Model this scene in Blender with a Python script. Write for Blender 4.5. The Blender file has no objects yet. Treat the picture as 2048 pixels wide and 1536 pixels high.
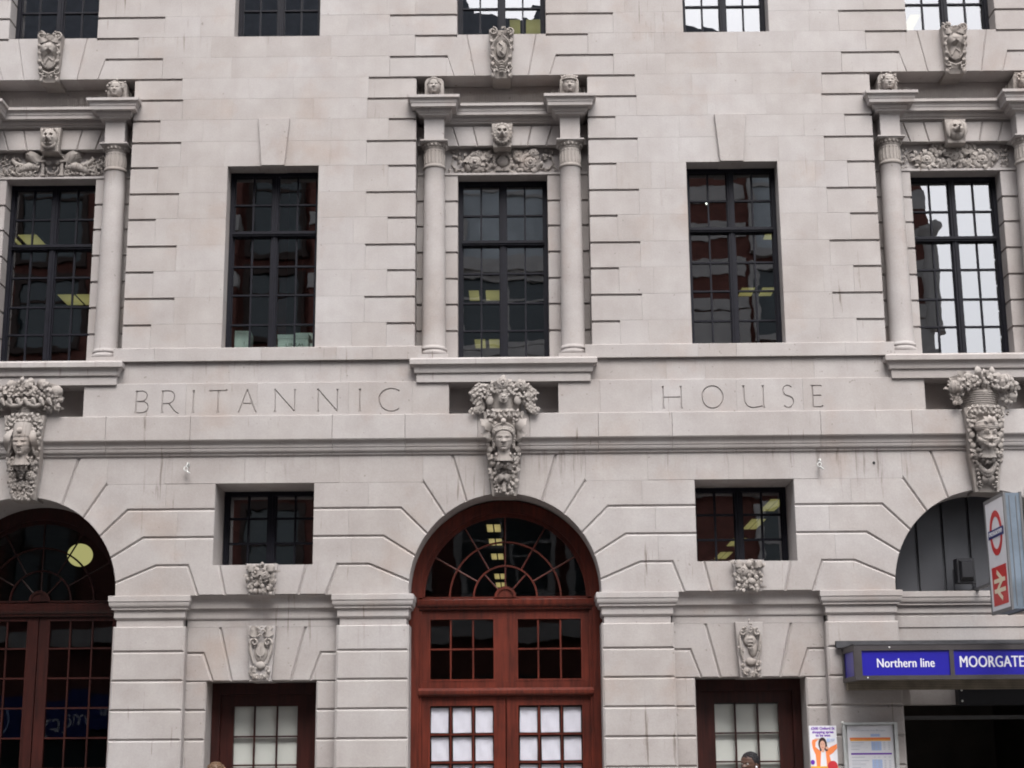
import bpy, bmesh, math, random
from math import sin, cos, pi, radians, sqrt, atan2
from mathutils import Vector, Matrix
random.seed(7)
scene = bpy.context.scene
COL = scene.collection

# ------------------------------------------------------------------ camera
cam_d = bpy.data.cameras.new('camera')
cam_d.sensor_width = 36.0
cam_d.lens = 3179.0 / 2048.0 * 36.0
cam_d.clip_start = 0.1
cam_d.clip_end = 400
cam = bpy.data.objects.new('camera', cam_d)
COL.objects.link(cam)
TH, RO, YA = 0.23175, -0.00741, -0.00556
fw = Vector((sin(YA) * cos(TH), cos(YA) * cos(TH), sin(TH)))
rt = Vector((cos(YA), -sin(YA), 0.0))
up = rt.cross(fw)
r2 = rt * cos(RO) + up * sin(RO)
u2 = up * cos(RO) - rt * sin(RO)
mw = Matrix((r2, u2, -fw)).transposed().to_4x4()
mw.translation = Vector((0.198, -18.0, 1.6))
cam.matrix_world = mw
scene.camera = cam

# ------------------------------------------------------------------ world and sun
W = bpy.data.worlds.new('World')
scene.world = W
W.use_nodes = True
nt = W.node_tree
for n in list(nt.nodes):
    nt.nodes.remove(n)
SUN_EL, SUN_AZ = radians(56), radians(172)
sky = nt.nodes.new('ShaderNodeTexSky')
sky.sky_type = 'NISHITA'
sky.sun_disc = False
sky.sun_elevation = SUN_EL
sky.sun_rotation = SUN_AZ
sky.air_density = 1.0
sky.dust_density = 5.0
sky.ozone_density = 1.0
hs = nt.nodes.new('ShaderNodeHueSaturation')
hs.inputs['Saturation'].default_value = 0.22
bg = nt.nodes.new('ShaderNodeBackground')
bg.inputs['Strength'].default_value = 0.15
wo = nt.nodes.new('ShaderNodeOutputWorld')
nt.links.new(sky.outputs[0], hs.inputs['Color'])
nt.links.new(hs.outputs[0], bg.inputs['Color'])
nt.links.new(bg.outputs[0], wo.inputs['Surface'])

sun_d = bpy.data.lights.new('sun', 'SUN')
sun_d.energy = 0.55
sun_d.angle = radians(28)
sun_d.color = (1.0, 0.96, 0.92)
sun = bpy.data.objects.new('sun', sun_d)
COL.objects.link(sun)
sdir = Vector((sin(SUN_AZ) * cos(SUN_EL), cos(SUN_AZ) * cos(SUN_EL), sin(SUN_EL)))
sun.rotation_euler = sdir.to_track_quat('Z', 'Y').to_euler()
sun.location = (0, -30, 40)

vs = scene.view_settings
vs.view_transform = 'Standard'
vs.look = 'None'
vs.exposure = 1.36
vs.gamma = 1.0
vs.use_curve_mapping = False
scene.cycles.pixel_filter_type = 'BLACKMAN_HARRIS'
scene.cycles.filter_width = 1.9
scene.cycles.max_bounces = 8
scene.cycles.diffuse_bounces = 4
scene.cycles.glossy_bounces = 4
scene.cycles.transparent_max_bounces = 12
scene.cycles.caustics_reflective = False
scene.cycles.caustics_refractive = False

# ------------------------------------------------------------------ materials
def newmat(name):
    m = bpy.data.materials.new(name)
    m.use_nodes = True
    t = m.node_tree
    b = t.nodes['Principled BSDF']
    return m, t, b

def N(t, kind, **kw):
    n = t.nodes.new(kind)
    for k, v in kw.items():
        setattr(n, k, v)
    return n

def noise(t, vec, scale, detail=4, rough=0.55):
    n = N(t, 'ShaderNodeTexNoise')
    n.inputs['Scale'].default_value = scale
    n.inputs['Detail'].default_value = detail
    n.inputs['Roughness'].default_value = rough
    t.links.new(vec, n.inputs['Vector'])
    return n.outputs['Fac']

def ramp(t, fac, stops):
    r = N(t, 'ShaderNodeValToRGB')
    e = r.color_ramp.elements
    while len(e) < len(stops):
        e.new(0.5)
    for i, (p, c) in enumerate(stops):
        e[i].position = p
        e[i].color = (c[0], c[1], c[2], 1)
    t.links.new(fac, r.inputs[0])
    return r.outputs[0]

def mul(t, a, b, fac=1.0):
    m = N(t, 'ShaderNodeMix', data_type='RGBA', blend_type='MULTIPLY')
    m.inputs[0].default_value = fac
    t.links.new(a, m.inputs[6])
    if isinstance(b, tuple):
        m.inputs[7].default_value = (*b, 1)
    else:
        t.links.new(b, m.inputs[7])
    return m.outputs[2]

def stone_mat(name, lo, mid, hi, stain=0.8, bump=0.35):
    m, t, b = newmat(name)
    geo = N(t, 'ShaderNodeNewGeometry')
    oi = N(t, 'ShaderNodeObjectInfo')
    vm = N(t, 'ShaderNodeVectorMath', operation='MULTIPLY_ADD')
    cmb = N(t, 'ShaderNodeCombineXYZ')
    for i in range(3):
        t.links.new(oi.outputs['Random'], cmb.inputs[i])
    t.links.new(cmb.outputs[0], vm.inputs[0])
    vm.inputs[1].default_value = (37.0, 11.0, 23.0)
    t.links.new(geo.outputs['Position'], vm.inputs[2])
    pos = vm.outputs[0]
    tint = ramp(t, oi.outputs['Random'], [(0.0, lo), (0.35, mid), (0.7, hi), (1.0, mid)])
    # soft clouds inside a stone
    cl = ramp(t, noise(t, pos, 2.6, 5), [(0.3, (0.90, 0.885, 0.88)), (0.7, (1.05, 1.05, 1.05))])
    c = mul(t, tint, cl)
    # vertical rain streaks, continuous over the wall
    mp = N(t, 'ShaderNodeMapping')
    mp.inputs['Scale'].default_value = (9.0, 9.0, 0.55)
    t.links.new(geo.outputs['Position'], mp.inputs['Vector'])
    st = ramp(t, noise(t, mp.outputs[0], 1.0, 6, 0.62), [(0.36, (0.86, 0.845, 0.83)), (0.52, (1, 1, 1))])
    c = mul(t, c, st, stain * 0.20)
    # large grime
    gr = ramp(t, noise(t, geo.outputs['Position'], 0.62, 6, 0.62), [(0.30, (0.87, 0.845, 0.835)), (0.45, (0.965, 0.955, 0.95)), (0.66, (1.05, 1.06, 1.075))])
    c = mul(t, c, gr)
    # fine grain and pits
    fg = ramp(t, noise(t, geo.outputs['Position'], 60, 3, 0.7), [(0.3, (0.93, 0.93, 0.93)), (0.7, (1.05, 1.05, 1.05))])
    c = mul(t, c, fg)
    pit = ramp(t, noise(t, geo.outputs['Position'], 17, 2, 0.5), [(0.245, (0.62, 0.6, 0.58)), (0.285, (1, 1, 1))])
    c = mul(t, c, pit, 0.8)
    # drip stains washed down from the string courses and ledges
    sx = N(t, 'ShaderNodeSeparateXYZ')
    t.links.new(geo.outputs['Position'], sx.inputs[0])
    mp2 = N(t, 'ShaderNodeMapping')
    mp2.inputs['Scale'].default_value = (16.0, 4.0, 0.9)
    t.links.new(geo.outputs['Position'], mp2.inputs['Vector'])
    dn0 = noise(t, mp2.outputs[0], 1.0, 5, 0.7)
    dk = N(t, 'ShaderNodeMath', operation='MULTIPLY_ADD')
    dk.inputs[1].default_value = 0.45
    t.links.new(noise(t, geo.outputs['Position'], 0.9, 3), dk.inputs[0])
    dk.inputs[2].default_value = -0.22
    da = N(t, 'ShaderNodeMath', operation='ADD')
    t.links.new(dn0, da.inputs[0])
    t.links.new(dk.outputs[0], da.inputs[1])
    dn = da.outputs[0]
    for ztop, ln_, dark in ((5.06, 0.75, (0.66, 0.635, 0.62)), (6.15, 0.30, (0.72, 0.69, 0.67)), (10.27, 0.55, (0.80, 0.78, 0.75)), (3.10, 0.6, (0.80, 0.78, 0.765)), (8.58, 0.7, (0.86, 0.83, 0.80))):
        band = N(t, 'ShaderNodeMapRange')
        band.inputs[1].default_value = ztop - ln_
        band.inputs[2].default_value = ztop
        band.inputs[3].default_value = 0.0
        band.inputs[4].default_value = 0.10
        band.clamp = True
        t.links.new(sx.outputs['Z'], band.inputs[0])
        up_ = N(t, 'ShaderNodeMath', operation='LESS_THAN')
        up_.inputs[1].default_value = ztop
        t.links.new(sx.outputs['Z'], up_.inputs[0])
        b2 = N(t, 'ShaderNodeMath', operation='MULTIPLY')
        t.links.new(band.outputs[0], b2.inputs[0])
        t.links.new(up_.outputs[0], b2.inputs[1])
        th = N(t, 'ShaderNodeMath', operation='SUBTRACT')
        t.links.new(dn, th.inputs[0])
        t.links.new(b2.outputs[0], th.inputs[1])
        c = mul(t, c, ramp(t, th.outputs[0], [(0.20, dark), (0.34, (1, 1, 1))]), min(1.0, stain))
    # warm rust-pink blotches on some stones
    bl = ramp(t, noise(t, geo.outputs['Position'], 1.1, 4, 0.6), [(0.55, (1, 1, 1)), (0.72, (0.955, 0.89, 0.845))])
    c = mul(t, c, bl)
    t.links.new(c, b.inputs['Base Color'])
    b.inputs['Roughness'].default_value = 0.88
    b.inputs['Specular IOR Level'].default_value = 0.25
    bp = N(t, 'ShaderNodeBump')
    bp.inputs['Strength'].default_value = bump
    bp.inputs['Distance'].default_value = 0.004
    t.links.new(noise(t, geo.outputs['Position'], 38, 5, 0.65), bp.inputs['Height'])
    t.links.new(bp.outputs[0], b.inputs['Normal'])
    return m

STONE = stone_mat('portland_stone', (0.364, 0.338, 0.327), (0.376, 0.352, 0.343), (0.385, 0.363, 0.357))
CARVED = stone_mat('carved_stone', (0.290, 0.266, 0.248), (0.305, 0.280, 0.262), (0.315, 0.29, 0.272), stain=1.2, bump=0.6)
MORTAR = stone_mat('lime_mortar', (0.24, 0.21, 0.19), (0.26, 0.23, 0.21), (0.27, 0.24, 0.22))

def plain(name, col, rough=0.5, metal=0.0, spec=0.5, var=0.0, scale=8.0, bump=0.0, bscale=40):
    m, t, b = newmat(name)
    b.inputs['Roughness'].default_value = rough
    b.inputs['Metallic'].default_value = metal
    b.inputs['Specular IOR Level'].default_value = spec
    geo = N(t, 'ShaderNodeNewGeometry')
    lo = tuple(c * (1 - var) for c in col)
    hi = tuple(c * (1 + var) for c in col)
    t.links.new(ramp(t, noise(t, geo.outputs['Position'], scale, 5), [(0.3, lo), (0.7, hi)]), b.inputs['Base Color'])
    if bump:
        bp = N(t, 'ShaderNodeBump')
        bp.inputs['Strength'].default_value = bump
        bp.inputs['Distance'].default_value = 0.003
        t.links.new(noise(t, geo.outputs['Position'], bscale, 4), bp.inputs['Height'])
        t.links.new(bp.outputs[0], b.inputs['Normal'])
    return m

def wood_mat(name, col):
    m, t, b = newmat(name)
    geo = N(t, 'ShaderNodeNewGeometry')
    mp = N(t, 'ShaderNodeMapping')
    mp.inputs['Scale'].default_value = (28, 28, 2.2)
    t.links.new(geo.outputs['Position'], mp.inputs['Vector'])
    g = ramp(t, noise(t, mp.outputs[0], 1.0, 6, 0.6), [(0.28, tuple(c * 0.45 for c in col)), (0.5, tuple(c * 1.0 for c in col)), (0.74, tuple(c * 1.45 for c in col))])
    g2 = ramp(t, noise(t, geo.outputs['Position'], 2.3, 5), [(0.3, (0.62, 0.62, 0.62)), (0.7, (1.2, 1.15, 1.15))])
    t.links.new(mul(t, g, g2), b.inputs['Base Color'])
    b.inputs['Roughness'].default_value = 0.42
    b.inputs['Specular IOR Level'].default_value = 0.4
    return m

WOOD = wood_mat('mahogany', (0.092, 0.016, 0.0085))
WOOD2 = wood_mat('dark_mahogany', (0.034, 0.0075, 0.0055))
IRON = plain('navy_metal_frame', (0.0065, 0.0065, 0.0115), 0.55, 0.0, 0.2, 0.25, 12)
GREYMETAL = plain('grey_steel', (0.115, 0.115, 0.12), 0.45, 0.0, 0.5, 0.12, 3)
CLAD = plain('grey_cladding', (0.050, 0.052, 0.060), 0.55, 0.0, 0.4, 0.15, 2)
BRONZE = plain('brown_sign_frame', (0.042, 0.037, 0.040), 0.5, 0.0, 0.4, 0.2, 5)
SLAT = plain('timber_slat', (0.27, 0.23, 0.18), 0.7, 0.0, 0.3, 0.25, 6)
BLACK = plain('black_paint', (0.010, 0.010, 0.013), 0.5, 0.0, 0.4, 0.2, 5)
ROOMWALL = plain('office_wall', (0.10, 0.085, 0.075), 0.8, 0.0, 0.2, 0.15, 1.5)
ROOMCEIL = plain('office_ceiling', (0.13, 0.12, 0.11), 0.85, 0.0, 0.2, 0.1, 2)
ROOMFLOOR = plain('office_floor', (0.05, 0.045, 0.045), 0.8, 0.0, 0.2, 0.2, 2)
REFLECTRED = plain('red_reflection_strip', (0.11, 0.018, 0.014), 0.8, 0.0, 0.2, 0.3, 4)  # red of mirrored brick piers, put into strips added behind the glass
WHITECARD = plain('white_card', (0.78, 0.80, 0.78), 0.7, 0.0, 0.3, 0.04, 3)
PAPER = plain('white_paper', (0.80, 0.80, 0.86), 0.75, 0.0, 0.2, 0.04, 9, 0.5, 14)
BLIND = plain('cream_blind', (0.80, 0.82, 0.74), 0.75, 0.0, 0.2, 0.02, 2)
STEEL = plain('bright_steel', (0.62, 0.62, 0.60), 0.3, 0.9, 0.5, 0.1, 30)
BLUEGREY = plain('blue_grey_sign_case', (0.125, 0.158, 0.200), 0.45, 0.1, 0.5, 0.25, 4)
SIGNBLUE = plain('sign_blue', (0.012, 0.009, 0.27), 0.35, 0, 0.5, 0.03, 4)
DARKBLUE = plain('roundel_blue', (0.012, 0.022, 0.14), 0.4, 0, 0.5, 0.05, 4)
SIGNRED = plain('sign_red', (0.50, 0.022, 0.022), 0.4, 0, 0.5, 0.04, 4)
SIGNWHITE = plain('sign_white', (0.68, 0.68, 0.72), 0.4, 0, 0.5, 0.03, 6)
ARROWCREAM = plain('arrow_cream', (0.72, 0.64, 0.48), 0.4, 0, 0.5, 0.03, 6)
LETTERWHITE = plain('letter_white', (0.66, 0.66, 0.70), 0.5, 0, 0.4, 0.02, 6)
PURPLE = plain('print_purple', (0.14, 0.03, 0.36), 0.6, 0, 0.3, 0.03, 6)
ORANGE = plain('print_orange', (0.78, 0.22, 0.07), 0.6, 0, 0.3, 0.06, 20)
AMBER = plain('print_amber', (0.80, 0.38, 0.04), 0.6, 0, 0.3, 0.06, 20)
PRINTRED = plain('print_red', (0.50, 0.03, 0.04), 0.6, 0, 0.3, 0.05, 10)
PRINTBLUE = plain('print_pale_blue', (0.38, 0.48, 0.72), 0.6, 0, 0.3, 0.05, 10)
PRINTGREY = plain('print_grey', (0.42, 0.45, 0.52), 0.6, 0, 0.3, 0.05, 10)
PRINTLIGHT = plain('print_light_grey', (0.58, 0.6, 0.66), 0.6, 0, 0.3, 0.05, 10)
PRINTSKIN = plain('print_skin', (0.62, 0.36, 0.27), 0.6, 0, 0.3, 0.05, 10)
PRINTHAIR = plain('print_dark_hair', (0.04, 0.02, 0.02), 0.6, 0, 0.3, 0.05, 10)
INK = plain('ink_black', (0.03, 0.03, 0.035), 0.6, 0, 0.3, 0.05, 10)
BRICK = plain('red_brick', (0.15, 0.062, 0.050), 0.85, 0, 0.2, 0.25, 6)
BAND = plain('pale_band', (0.45, 0.43, 0.41), 0.85, 0, 0.2, 0.1, 3)
SLATE = plain('roof_slate', (0.17, 0.18, 0.205), 0.7, 0, 0.3, 0.2, 5)
SHOPBLUE = plain('shop_blue', (0.012, 0.025, 0.16), 0.5, 0, 0.4, 0.1, 2)
DARKGLASS = plain('far_window_glass', (0.035, 0.05, 0.055), 0.12, 0, 0.6, 0.3, 0.7)
SPIKE = plain('spike_wire', (0.42, 0.39, 0.36), 0.6, 0, 0.3, 0.1, 9)
SKYPANE = plain('painted_sky_pane', (0.46, 0.50, 0.52), 0.6, 0, 0.4, 0.25, 0.9)  # sky reflection of the far panes painted in as a pale colour
UMBER = plain('umber_surround', (0.060, 0.045, 0.040), 0.85, 0, 0.2, 0.2, 3)
HOOK = plain('weathered_zinc', (0.50, 0.50, 0.49), 0.6, 0, 0.4, 0.2, 30)
ENTRY = plain('entrance_tiles', (0.070, 0.058, 0.048), 0.5, 0, 0.4, 0.2, 3)
PAVE = plain('paving', (0.21, 0.20, 0.19), 0.85, 0, 0.3, 0.15, 3)
ASPHALT = plain('asphalt', (0.05, 0.05, 0.052), 0.9, 0, 0.3, 0.2, 8)
KERB = plain('granite_kerb', (0.26, 0.25, 0.25), 0.8, 0, 0.3, 0.12, 20)
PAINT = plain('road_paint', (0.70, 0.68, 0.60), 0.7, 0, 0.3, 0.1, 10)
SKIN = plain('dark_skin', (0.075, 0.036, 0.024), 0.5, 0, 0.4, 0.1, 12)
SKINLIGHT = plain('light_skin', (0.50, 0.30, 0.22), 0.5, 0, 0.4, 0.08, 12)
HAIRBLACK = plain('black_hair', (0.008, 0.007, 0.009), 0.6, 0, 0.3, 0.3, 60, 1.0, 120)
HAIRBROWN = plain('brown_hair', (0.10, 0.055, 0.028), 0.5, 0, 0.4, 0.35, 60, 1.0, 120)
EYEWHITE = plain('eye_white', (0.6, 0.58, 0.55), 0.3)
COAT = plain('dark_coat', (0.025, 0.026, 0.035), 0.85, 0, 0.2, 0.2, 30)
COAT2 = plain('grey_coat', (0.14, 0.14, 0.15), 0.85, 0, 0.2, 0.2, 30)
JEANS = plain('blue_jeans', (0.035, 0.05, 0.09), 0.85, 0, 0.2, 0.2, 30)
LEAD = plain('lead_flashing', (0.05, 0.05, 0.056), 0.7, 0.0, 0.4, 0.3, 7)

def emit(name, col, strength):
    m = bpy.data.materials.new(name)
    m.use_nodes = True
    t = m.node_tree
    t.nodes.remove(t.nodes['Principled BSDF'])
    e = N(t, 'ShaderNodeEmission')
    e.inputs['Color'].default_value = (*col, 1)
    tc = N(t, 'ShaderNodeTexCoord')
    # tubes behind the diffuser: brighter along the middle, dimmer at the rim
    w = N(t, 'ShaderNodeVectorMath', operation='SUBTRACT')
    w.inputs[1].default_value = (0.5, 0.5, 0.5)
    t.links.new(tc.outputs['Generated'], w.inputs[0])
    ln = N(t, 'ShaderNodeVectorMath', operation='LENGTH')
    t.links.new(w.outputs[0], ln.inputs[0])
    mr = N(t, 'ShaderNodeMapRange')
    mr.inputs[1].default_value = 0.0
    mr.inputs[2].default_value = 0.8
    mr.inputs[3].default_value = strength * 1.25
    mr.inputs[4].default_value = strength * 0.55
    t.links.new(ln.outputs['Value'], mr.inputs[0])
    t.links.new(mr.outputs[0], e.inputs['Strength'])
    t.links.new(e.outputs[0], t.nodes['Material Output'].inputs['Surface'])
    return m
LAMP = emit('lit_diffuser', (0.80, 0.66, 0.26), 0.27)
GLOBE = emit('lit_globe', (0.62, 0.60, 0.24), 0.33)
BULB = emit('lit_bulb', (1.0, 0.95, 0.88), 3.0)

def glass_mat(name, ior=2.95, tint=(0.76, 0.82, 0.80), wav=0.00042):
    m = bpy.data.materials.new(name)
    m.use_nodes = True
    t = m.node_tree
    t.nodes.remove(t.nodes['Principled BSDF'])
    geo = N(t, 'ShaderNodeNewGeometry')
    oi = N(t, 'ShaderNodeObjectInfo')
    vm = N(t, 'ShaderNodeVectorMath', operation='ADD')
    cmb = N(t, 'ShaderNodeCombineXYZ')
    ml = N(t, 'ShaderNodeMath', operation='MULTIPLY')
    ml.inputs[1].default_value = 50
    t.links.new(oi.outputs['Random'], ml.inputs[0])
    t.links.new(ml.outputs[0], cmb.inputs[0])
    t.links.new(geo.outputs['Position'], vm.inputs[0])
    t.links.new(cmb.outputs[0], vm.inputs[1])
    bp = N(t, 'ShaderNodeBump')
    bp.inputs['Strength'].default_value = 1.0
    bp.inputs['Distance'].default_value = wav
    t.links.new(noise(t, vm.outputs[0], 4.2, 1.5, 0.4), bp.inputs['Height'])
    fr = N(t, 'ShaderNodeFresnel')
    fr.inputs['IOR'].default_value = ior
    tr = N(t, 'ShaderNodeBsdfTransparent')
    tr.inputs['Color'].default_value = (*tint, 1)
    gl = N(t, 'ShaderNodeBsdfGlossy')
    gl.inputs['Roughness'].default_value = 0.0
    gl.inputs['Color'].default_value = (0.95, 0.96, 1.0, 1)
    t.links.new(bp.outputs[0], gl.inputs['Normal'])
    mx = N(t, 'ShaderNodeMixShader')
    front = N(t, 'ShaderNodeMath', operation='SUBTRACT')       # reflect once, on the outer face only
    front.inputs[0].default_value = 1.0
    t.links.new(geo.outputs['Backfacing'], front.inputs[1])
    fm = N(t, 'ShaderNodeMath', operation='MULTIPLY')
    t.links.new(fr.outputs[0], fm.inputs[0])
    t.links.new(front.outputs[0], fm.inputs[1])
    t.links.new(fm.outputs[0], mx.inputs[0])
    t.links.new(tr.outputs[0], mx.inputs[1])
    t.links.new(gl.outputs[0], mx.inputs[2])
    t.links.new(mx.outputs[0], t.nodes['Material Output'].inputs['Surface'])
    return m
GLASS = glass_mat('window_glass')
GLASSDOOR = glass_mat('door_glass', 1.6, (0.94, 0.94, 0.95))

# ------------------------------------------------------------------ mesh helpers
class MB:
    def __init__(self):
        self.v = []
        self.f = []
    def add(self, vs, fs):
        o = len(self.v)
        self.v += [tuple(p) for p in vs]
        self.f += [tuple(i + o for i in f) for f in fs]
    def box(self, x0, x1, y0, y1, z0, z1):
        self.add([(x0, y0, z0), (x1, y0, z0), (x1, y1, z0), (x0, y1, z0), (x0, y0, z1), (x1, y0, z1), (x1, y1, z1), (x0, y1, z1)],
                 [(0, 3, 2, 1), (4, 5, 6, 7), (0, 1, 5, 4), (1, 2, 6, 5), (2, 3, 7, 6), (3, 0, 4, 7)])
    def mesh(self, name, mat, smooth=0.0):
        me = bpy.data.meshes.new(name)
        me.from_pydata(self.v, [], self.f)
        me.materials.append(mat)
        if smooth:
            for p in me.polygons:
                p.use_smooth = True
            me.set_sharp_from_angle(angle=smooth)
        me.update()
        return me
    def build(self, name, mat, parent=None, smooth=0.0, loc=None):
        o = bpy.data.objects.new(name, self.mesh(name, mat, smooth))
        COL.objects.link(o)
        if parent is not None:
            o.parent = parent
        if loc is not None:
            o.location = loc
        return o

def link(name, me, parent=None, loc=(0, 0, 0), rot=(0, 0, 0)):
    o = bpy.data.objects.new(name, me)
    COL.objects.link(o)
    if parent is not None:
        o.parent = parent
    o.location = loc
    o.rotation_euler = rot
    return o

def tag(o, label, cat, group=None):
    o['label'] = label
    o['category'] = cat
    if group:
        o['group'] = group
    return o

def empty(name, loc=(0, 0, 0), label=None, cat=None, group=None, parent=None):
    o = bpy.data.objects.new(name, None)
    o.empty_display_size = 0.2
    COL.objects.link(o)
    o.location = loc
    if parent is not None:
        o.parent = parent
    if label:
        tag(o, label, cat, group)
    return o

def inset_poly(poly, ch):
    n = len(poly)
    lines = []
    for i in range(n):
        ax, az = poly[i]
        bx, bz = poly[(i + 1) % n]
        dx, dz = bx - ax, bz - az
        L = sqrt(dx * dx + dz * dz) or 1e-9
        nx, nz = -dz / L, dx / L          # inward for a counter-clockwise outline
        lines.append((ax + nx * ch[i], az + nz * ch[i], dx / L, dz / L))
    out = []
    for i in range(n):
        px, pz, dx, dz = lines[i - 1]
        qx, qz, ex, ez = lines[i]
        den = dx * ez - dz * ex
        if abs(den) < 0.12:
            c = 0.5 * (ch[i - 1] + ch[i])
            nx, nz = -(dz + ez), dx + ex
            L = sqrt(nx * nx + nz * nz) or 1e-9
            out.append((poly[i][0] + nx / L * c, poly[i][1] + nz / L * c))
        else:
            t = ((qx - px) * ez - (qz - pz) * ex) / den
            out.append((px + dx * t, pz + dz * t))
    return out

def stone(mb, poly, yf, yb, ch, cd, mirror=None, jitter=0.0012):
    """a dressed stone: outline poly (x,z) counter-clockwise, front face at yf, edges chamfered by ch"""
    n = len(poly)
    if not isinstance(ch, (list, tuple)):
        ch = [ch] * n
    if mirror is not None:
        poly = [(2 * mirror - x, z) for x, z in poly][::-1]
        ch = [ch[(n - 2 - i) % n] for i in range(n)]
    yf = yf + random.uniform(-jitter, jitter)
    a = inset_poly(poly, ch)
    b = inset_poly(poly, [0.00025] * n)
    vs_ = [(x, yf, z) for x, z in a] + [(x, yf + cd, z) for x, z in b] + [(x, yb, z) for x, z in b]
    fs = [tuple(range(n))]
    for i in range(n):
        j = (i + 1) % n
        fs.append((i, n + i, n + j, j))
        fs.append((n + i, 2 * n + i, 2 * n + j, n + j))
    fs.append(tuple(range(3 * n - 1, 2 * n - 1, -1)))
    mb.add(vs_, fs)

def rect(x0, x1, z0, z1):
    return [(x0, z0), (x1, z0), (x1, z1), (x0, z1)]

def profbox(mb, x0, x1, yf, yb, prof, endl=True, endr=True):
    """moulding mitred round a rectangle: prof = [(projection, z) ...] from the bottom up"""
    rings = []
    for o, z in prof:
        l = x0 - (o if endl else 0)
        r = x1 + (o if endr else 0)
        rings.append([(l, yb, z), (l, yf - o, z), (r, yf - o, z), (r, yb, z)])
    vs_ = [p for r in rings for p in r]
    fs = []
    for k in range(len(rings) - 1):
        for i in range(4):
            j = (i + 1) % 4
            fs.append((4 * k + i, 4 * k + j, 4 * k + 4 + j, 4 * k + 4 + i))
    fs.append((3, 2, 1, 0))
    t = 4 * (len(rings) - 1)
    fs.append((t, t + 1, t + 2, t + 3))
    mb.add(vs_, fs)

def curve(o0, z0, o1, z1, kind, n=4):
    """quarter-curve between two profile points; kind 'cavetto' hollows in, 'ovolo' bulges out"""
    out = []
    for i in range(1, n + 1):
        a = i / n * pi / 2
        if kind == 'cavetto':
            out.append((o0 + (o1 - o0) * (1 - cos(a)), z0 + (z1 - z0) * sin(a)))
        else:
            out.append((o0 + (o1 - o0) * sin(a), z0 + (z1 - z0) * (1 - cos(a))))
    return out

def lathe(mb, cx, cy, prof, seg=28):
    vs_, fs = [], []
    for r, z in prof:
        for i in range(seg):
            a = 2 * pi * i / seg
            vs_.append((cx + r * cos(a), cy + r * sin(a), z))
    for k in range(len(prof) - 1):
        for i in range(seg):
            j = (i + 1) % seg
            fs.append((k * seg + i, k * seg + j, (k + 1) * seg + j, (k + 1) * seg + i))
    fs.append(tuple(range(seg - 1, -1, -1)))
    t = (len(prof) - 1) * seg
    fs.append(tuple(range(t, t + seg)))
    mb.add(vs_, fs)

def ball(mb, c, r, sx=1, sy=1, sz=1, u=10, v=7):
    vs_, fs = [(c[0], c[1], c[2] - r * sz)], []
    for i in range(1, v):
        p = -pi / 2 + pi * i / v
        for j in range(u):
            a = 2 * pi * j / u
            vs_.append((c[0] + r * sx * cos(p) * cos(a), c[1] + r * sy * cos(p) * sin(a), c[2] + r * sz * sin(p)))
    vs_.append((c[0], c[1], c[2] + r * sz))
    for j in range(u):
        fs.append((0, 1 + (j + 1) % u, 1 + j))
        for i in range(v - 2):
            a, b = 1 + i * u + j, 1 + i * u + (j + 1) % u
            fs.append((a, b, b + u, a + u))
        t = 1 + (v - 2) * u
        fs.append((t + j, t + (j + 1) % u, len(vs_) - 1))
    mb.add(vs_, fs)

def tube(mb, pts, rad, seg=8, flat=1.0):
    n = len(pts)
    P = [Vector(p) for p in pts]
    if not isinstance(rad, (list, tuple)):
        rad = [rad] * n
    vs_, fs = [], []
    prev = None
    for i in range(n):
        d = (P[min(i + 1, n - 1)] - P[max(i - 1, 0)])
        d = d.normalized() if d.length > 1e-9 else Vector((0, 0, 1))
        a = Vector((0, -1, 0)) if prev is None else prev
        a = a - d * a.dot(d)
        if a.length < 1e-4:
            a = Vector((1, 0, 0)) - d * d.x
        a.normalize()
        prev = a
        b = d.cross(a)
        for k in range(seg):
            t = 2 * pi * k / seg
            vs_.append(tuple(P[i] + (a * cos(t) * flat + b * sin(t)) * rad[i]))
    for i in range(n - 1):
        for k in range(seg):
            l = (k + 1) % seg
            fs.append((i * seg + k, i * seg + l, (i + 1) * seg + l, (i + 1) * seg + k))
    fs.append(tuple(range(seg - 1, -1, -1)))
    fs.append(tuple(range((n - 1) * seg, n * seg)))
    mb.add(vs_, fs)

def leaf(mb, p, ang, L, Wd, lift=0.25, cup=0.2, roll=0.0, lobes=0, thick=0.25):
    """a carved leaf lying on the wall: ang is its direction in the x-z plane, lift raises the tip towards the street"""
    d = Vector((cos(ang), 0, sin(ang)))
    s = Vector((-sin(ang), 0, cos(ang)))
    o = Vector((0, -1, 0))
    s = (s * cos(roll) + o * sin(roll))
    p = Vector(p)
    n = 7
    vs_, fs = [], []
    for i in range(n):
        t = i / (n - 1)
        w = Wd * max(0.04, sin(pi * min(1, t * 0.92 + 0.06)) ** 0.8)
        if lobes and i % 2 == 1:
            w *= 0.62
        c = p + d * (L * t) + o * (L * (lift * t + 0.28 * sin(pi * t)) - L * 0.35 * t * t)
        h = o * (w * thick)
        e = o * (w * cup)
        vs_ += [tuple(c + s * w + e), tuple(c + h), tuple(c - s * w + e), tuple(c - h * 0.9)]
    for i in range(n - 1):
        for k in range(4):
            l = (k + 1) % 4
            fs.append((4 * i + k, 4 * i + l, 4 * i + 4 + l, 4 * i + 4 + k))
    fs.append((3, 2, 1, 0))
    t = 4 * (n - 1)
    fs.append((t, t + 1, t + 2, t + 3))
    mb.add(vs_, fs)

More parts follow.
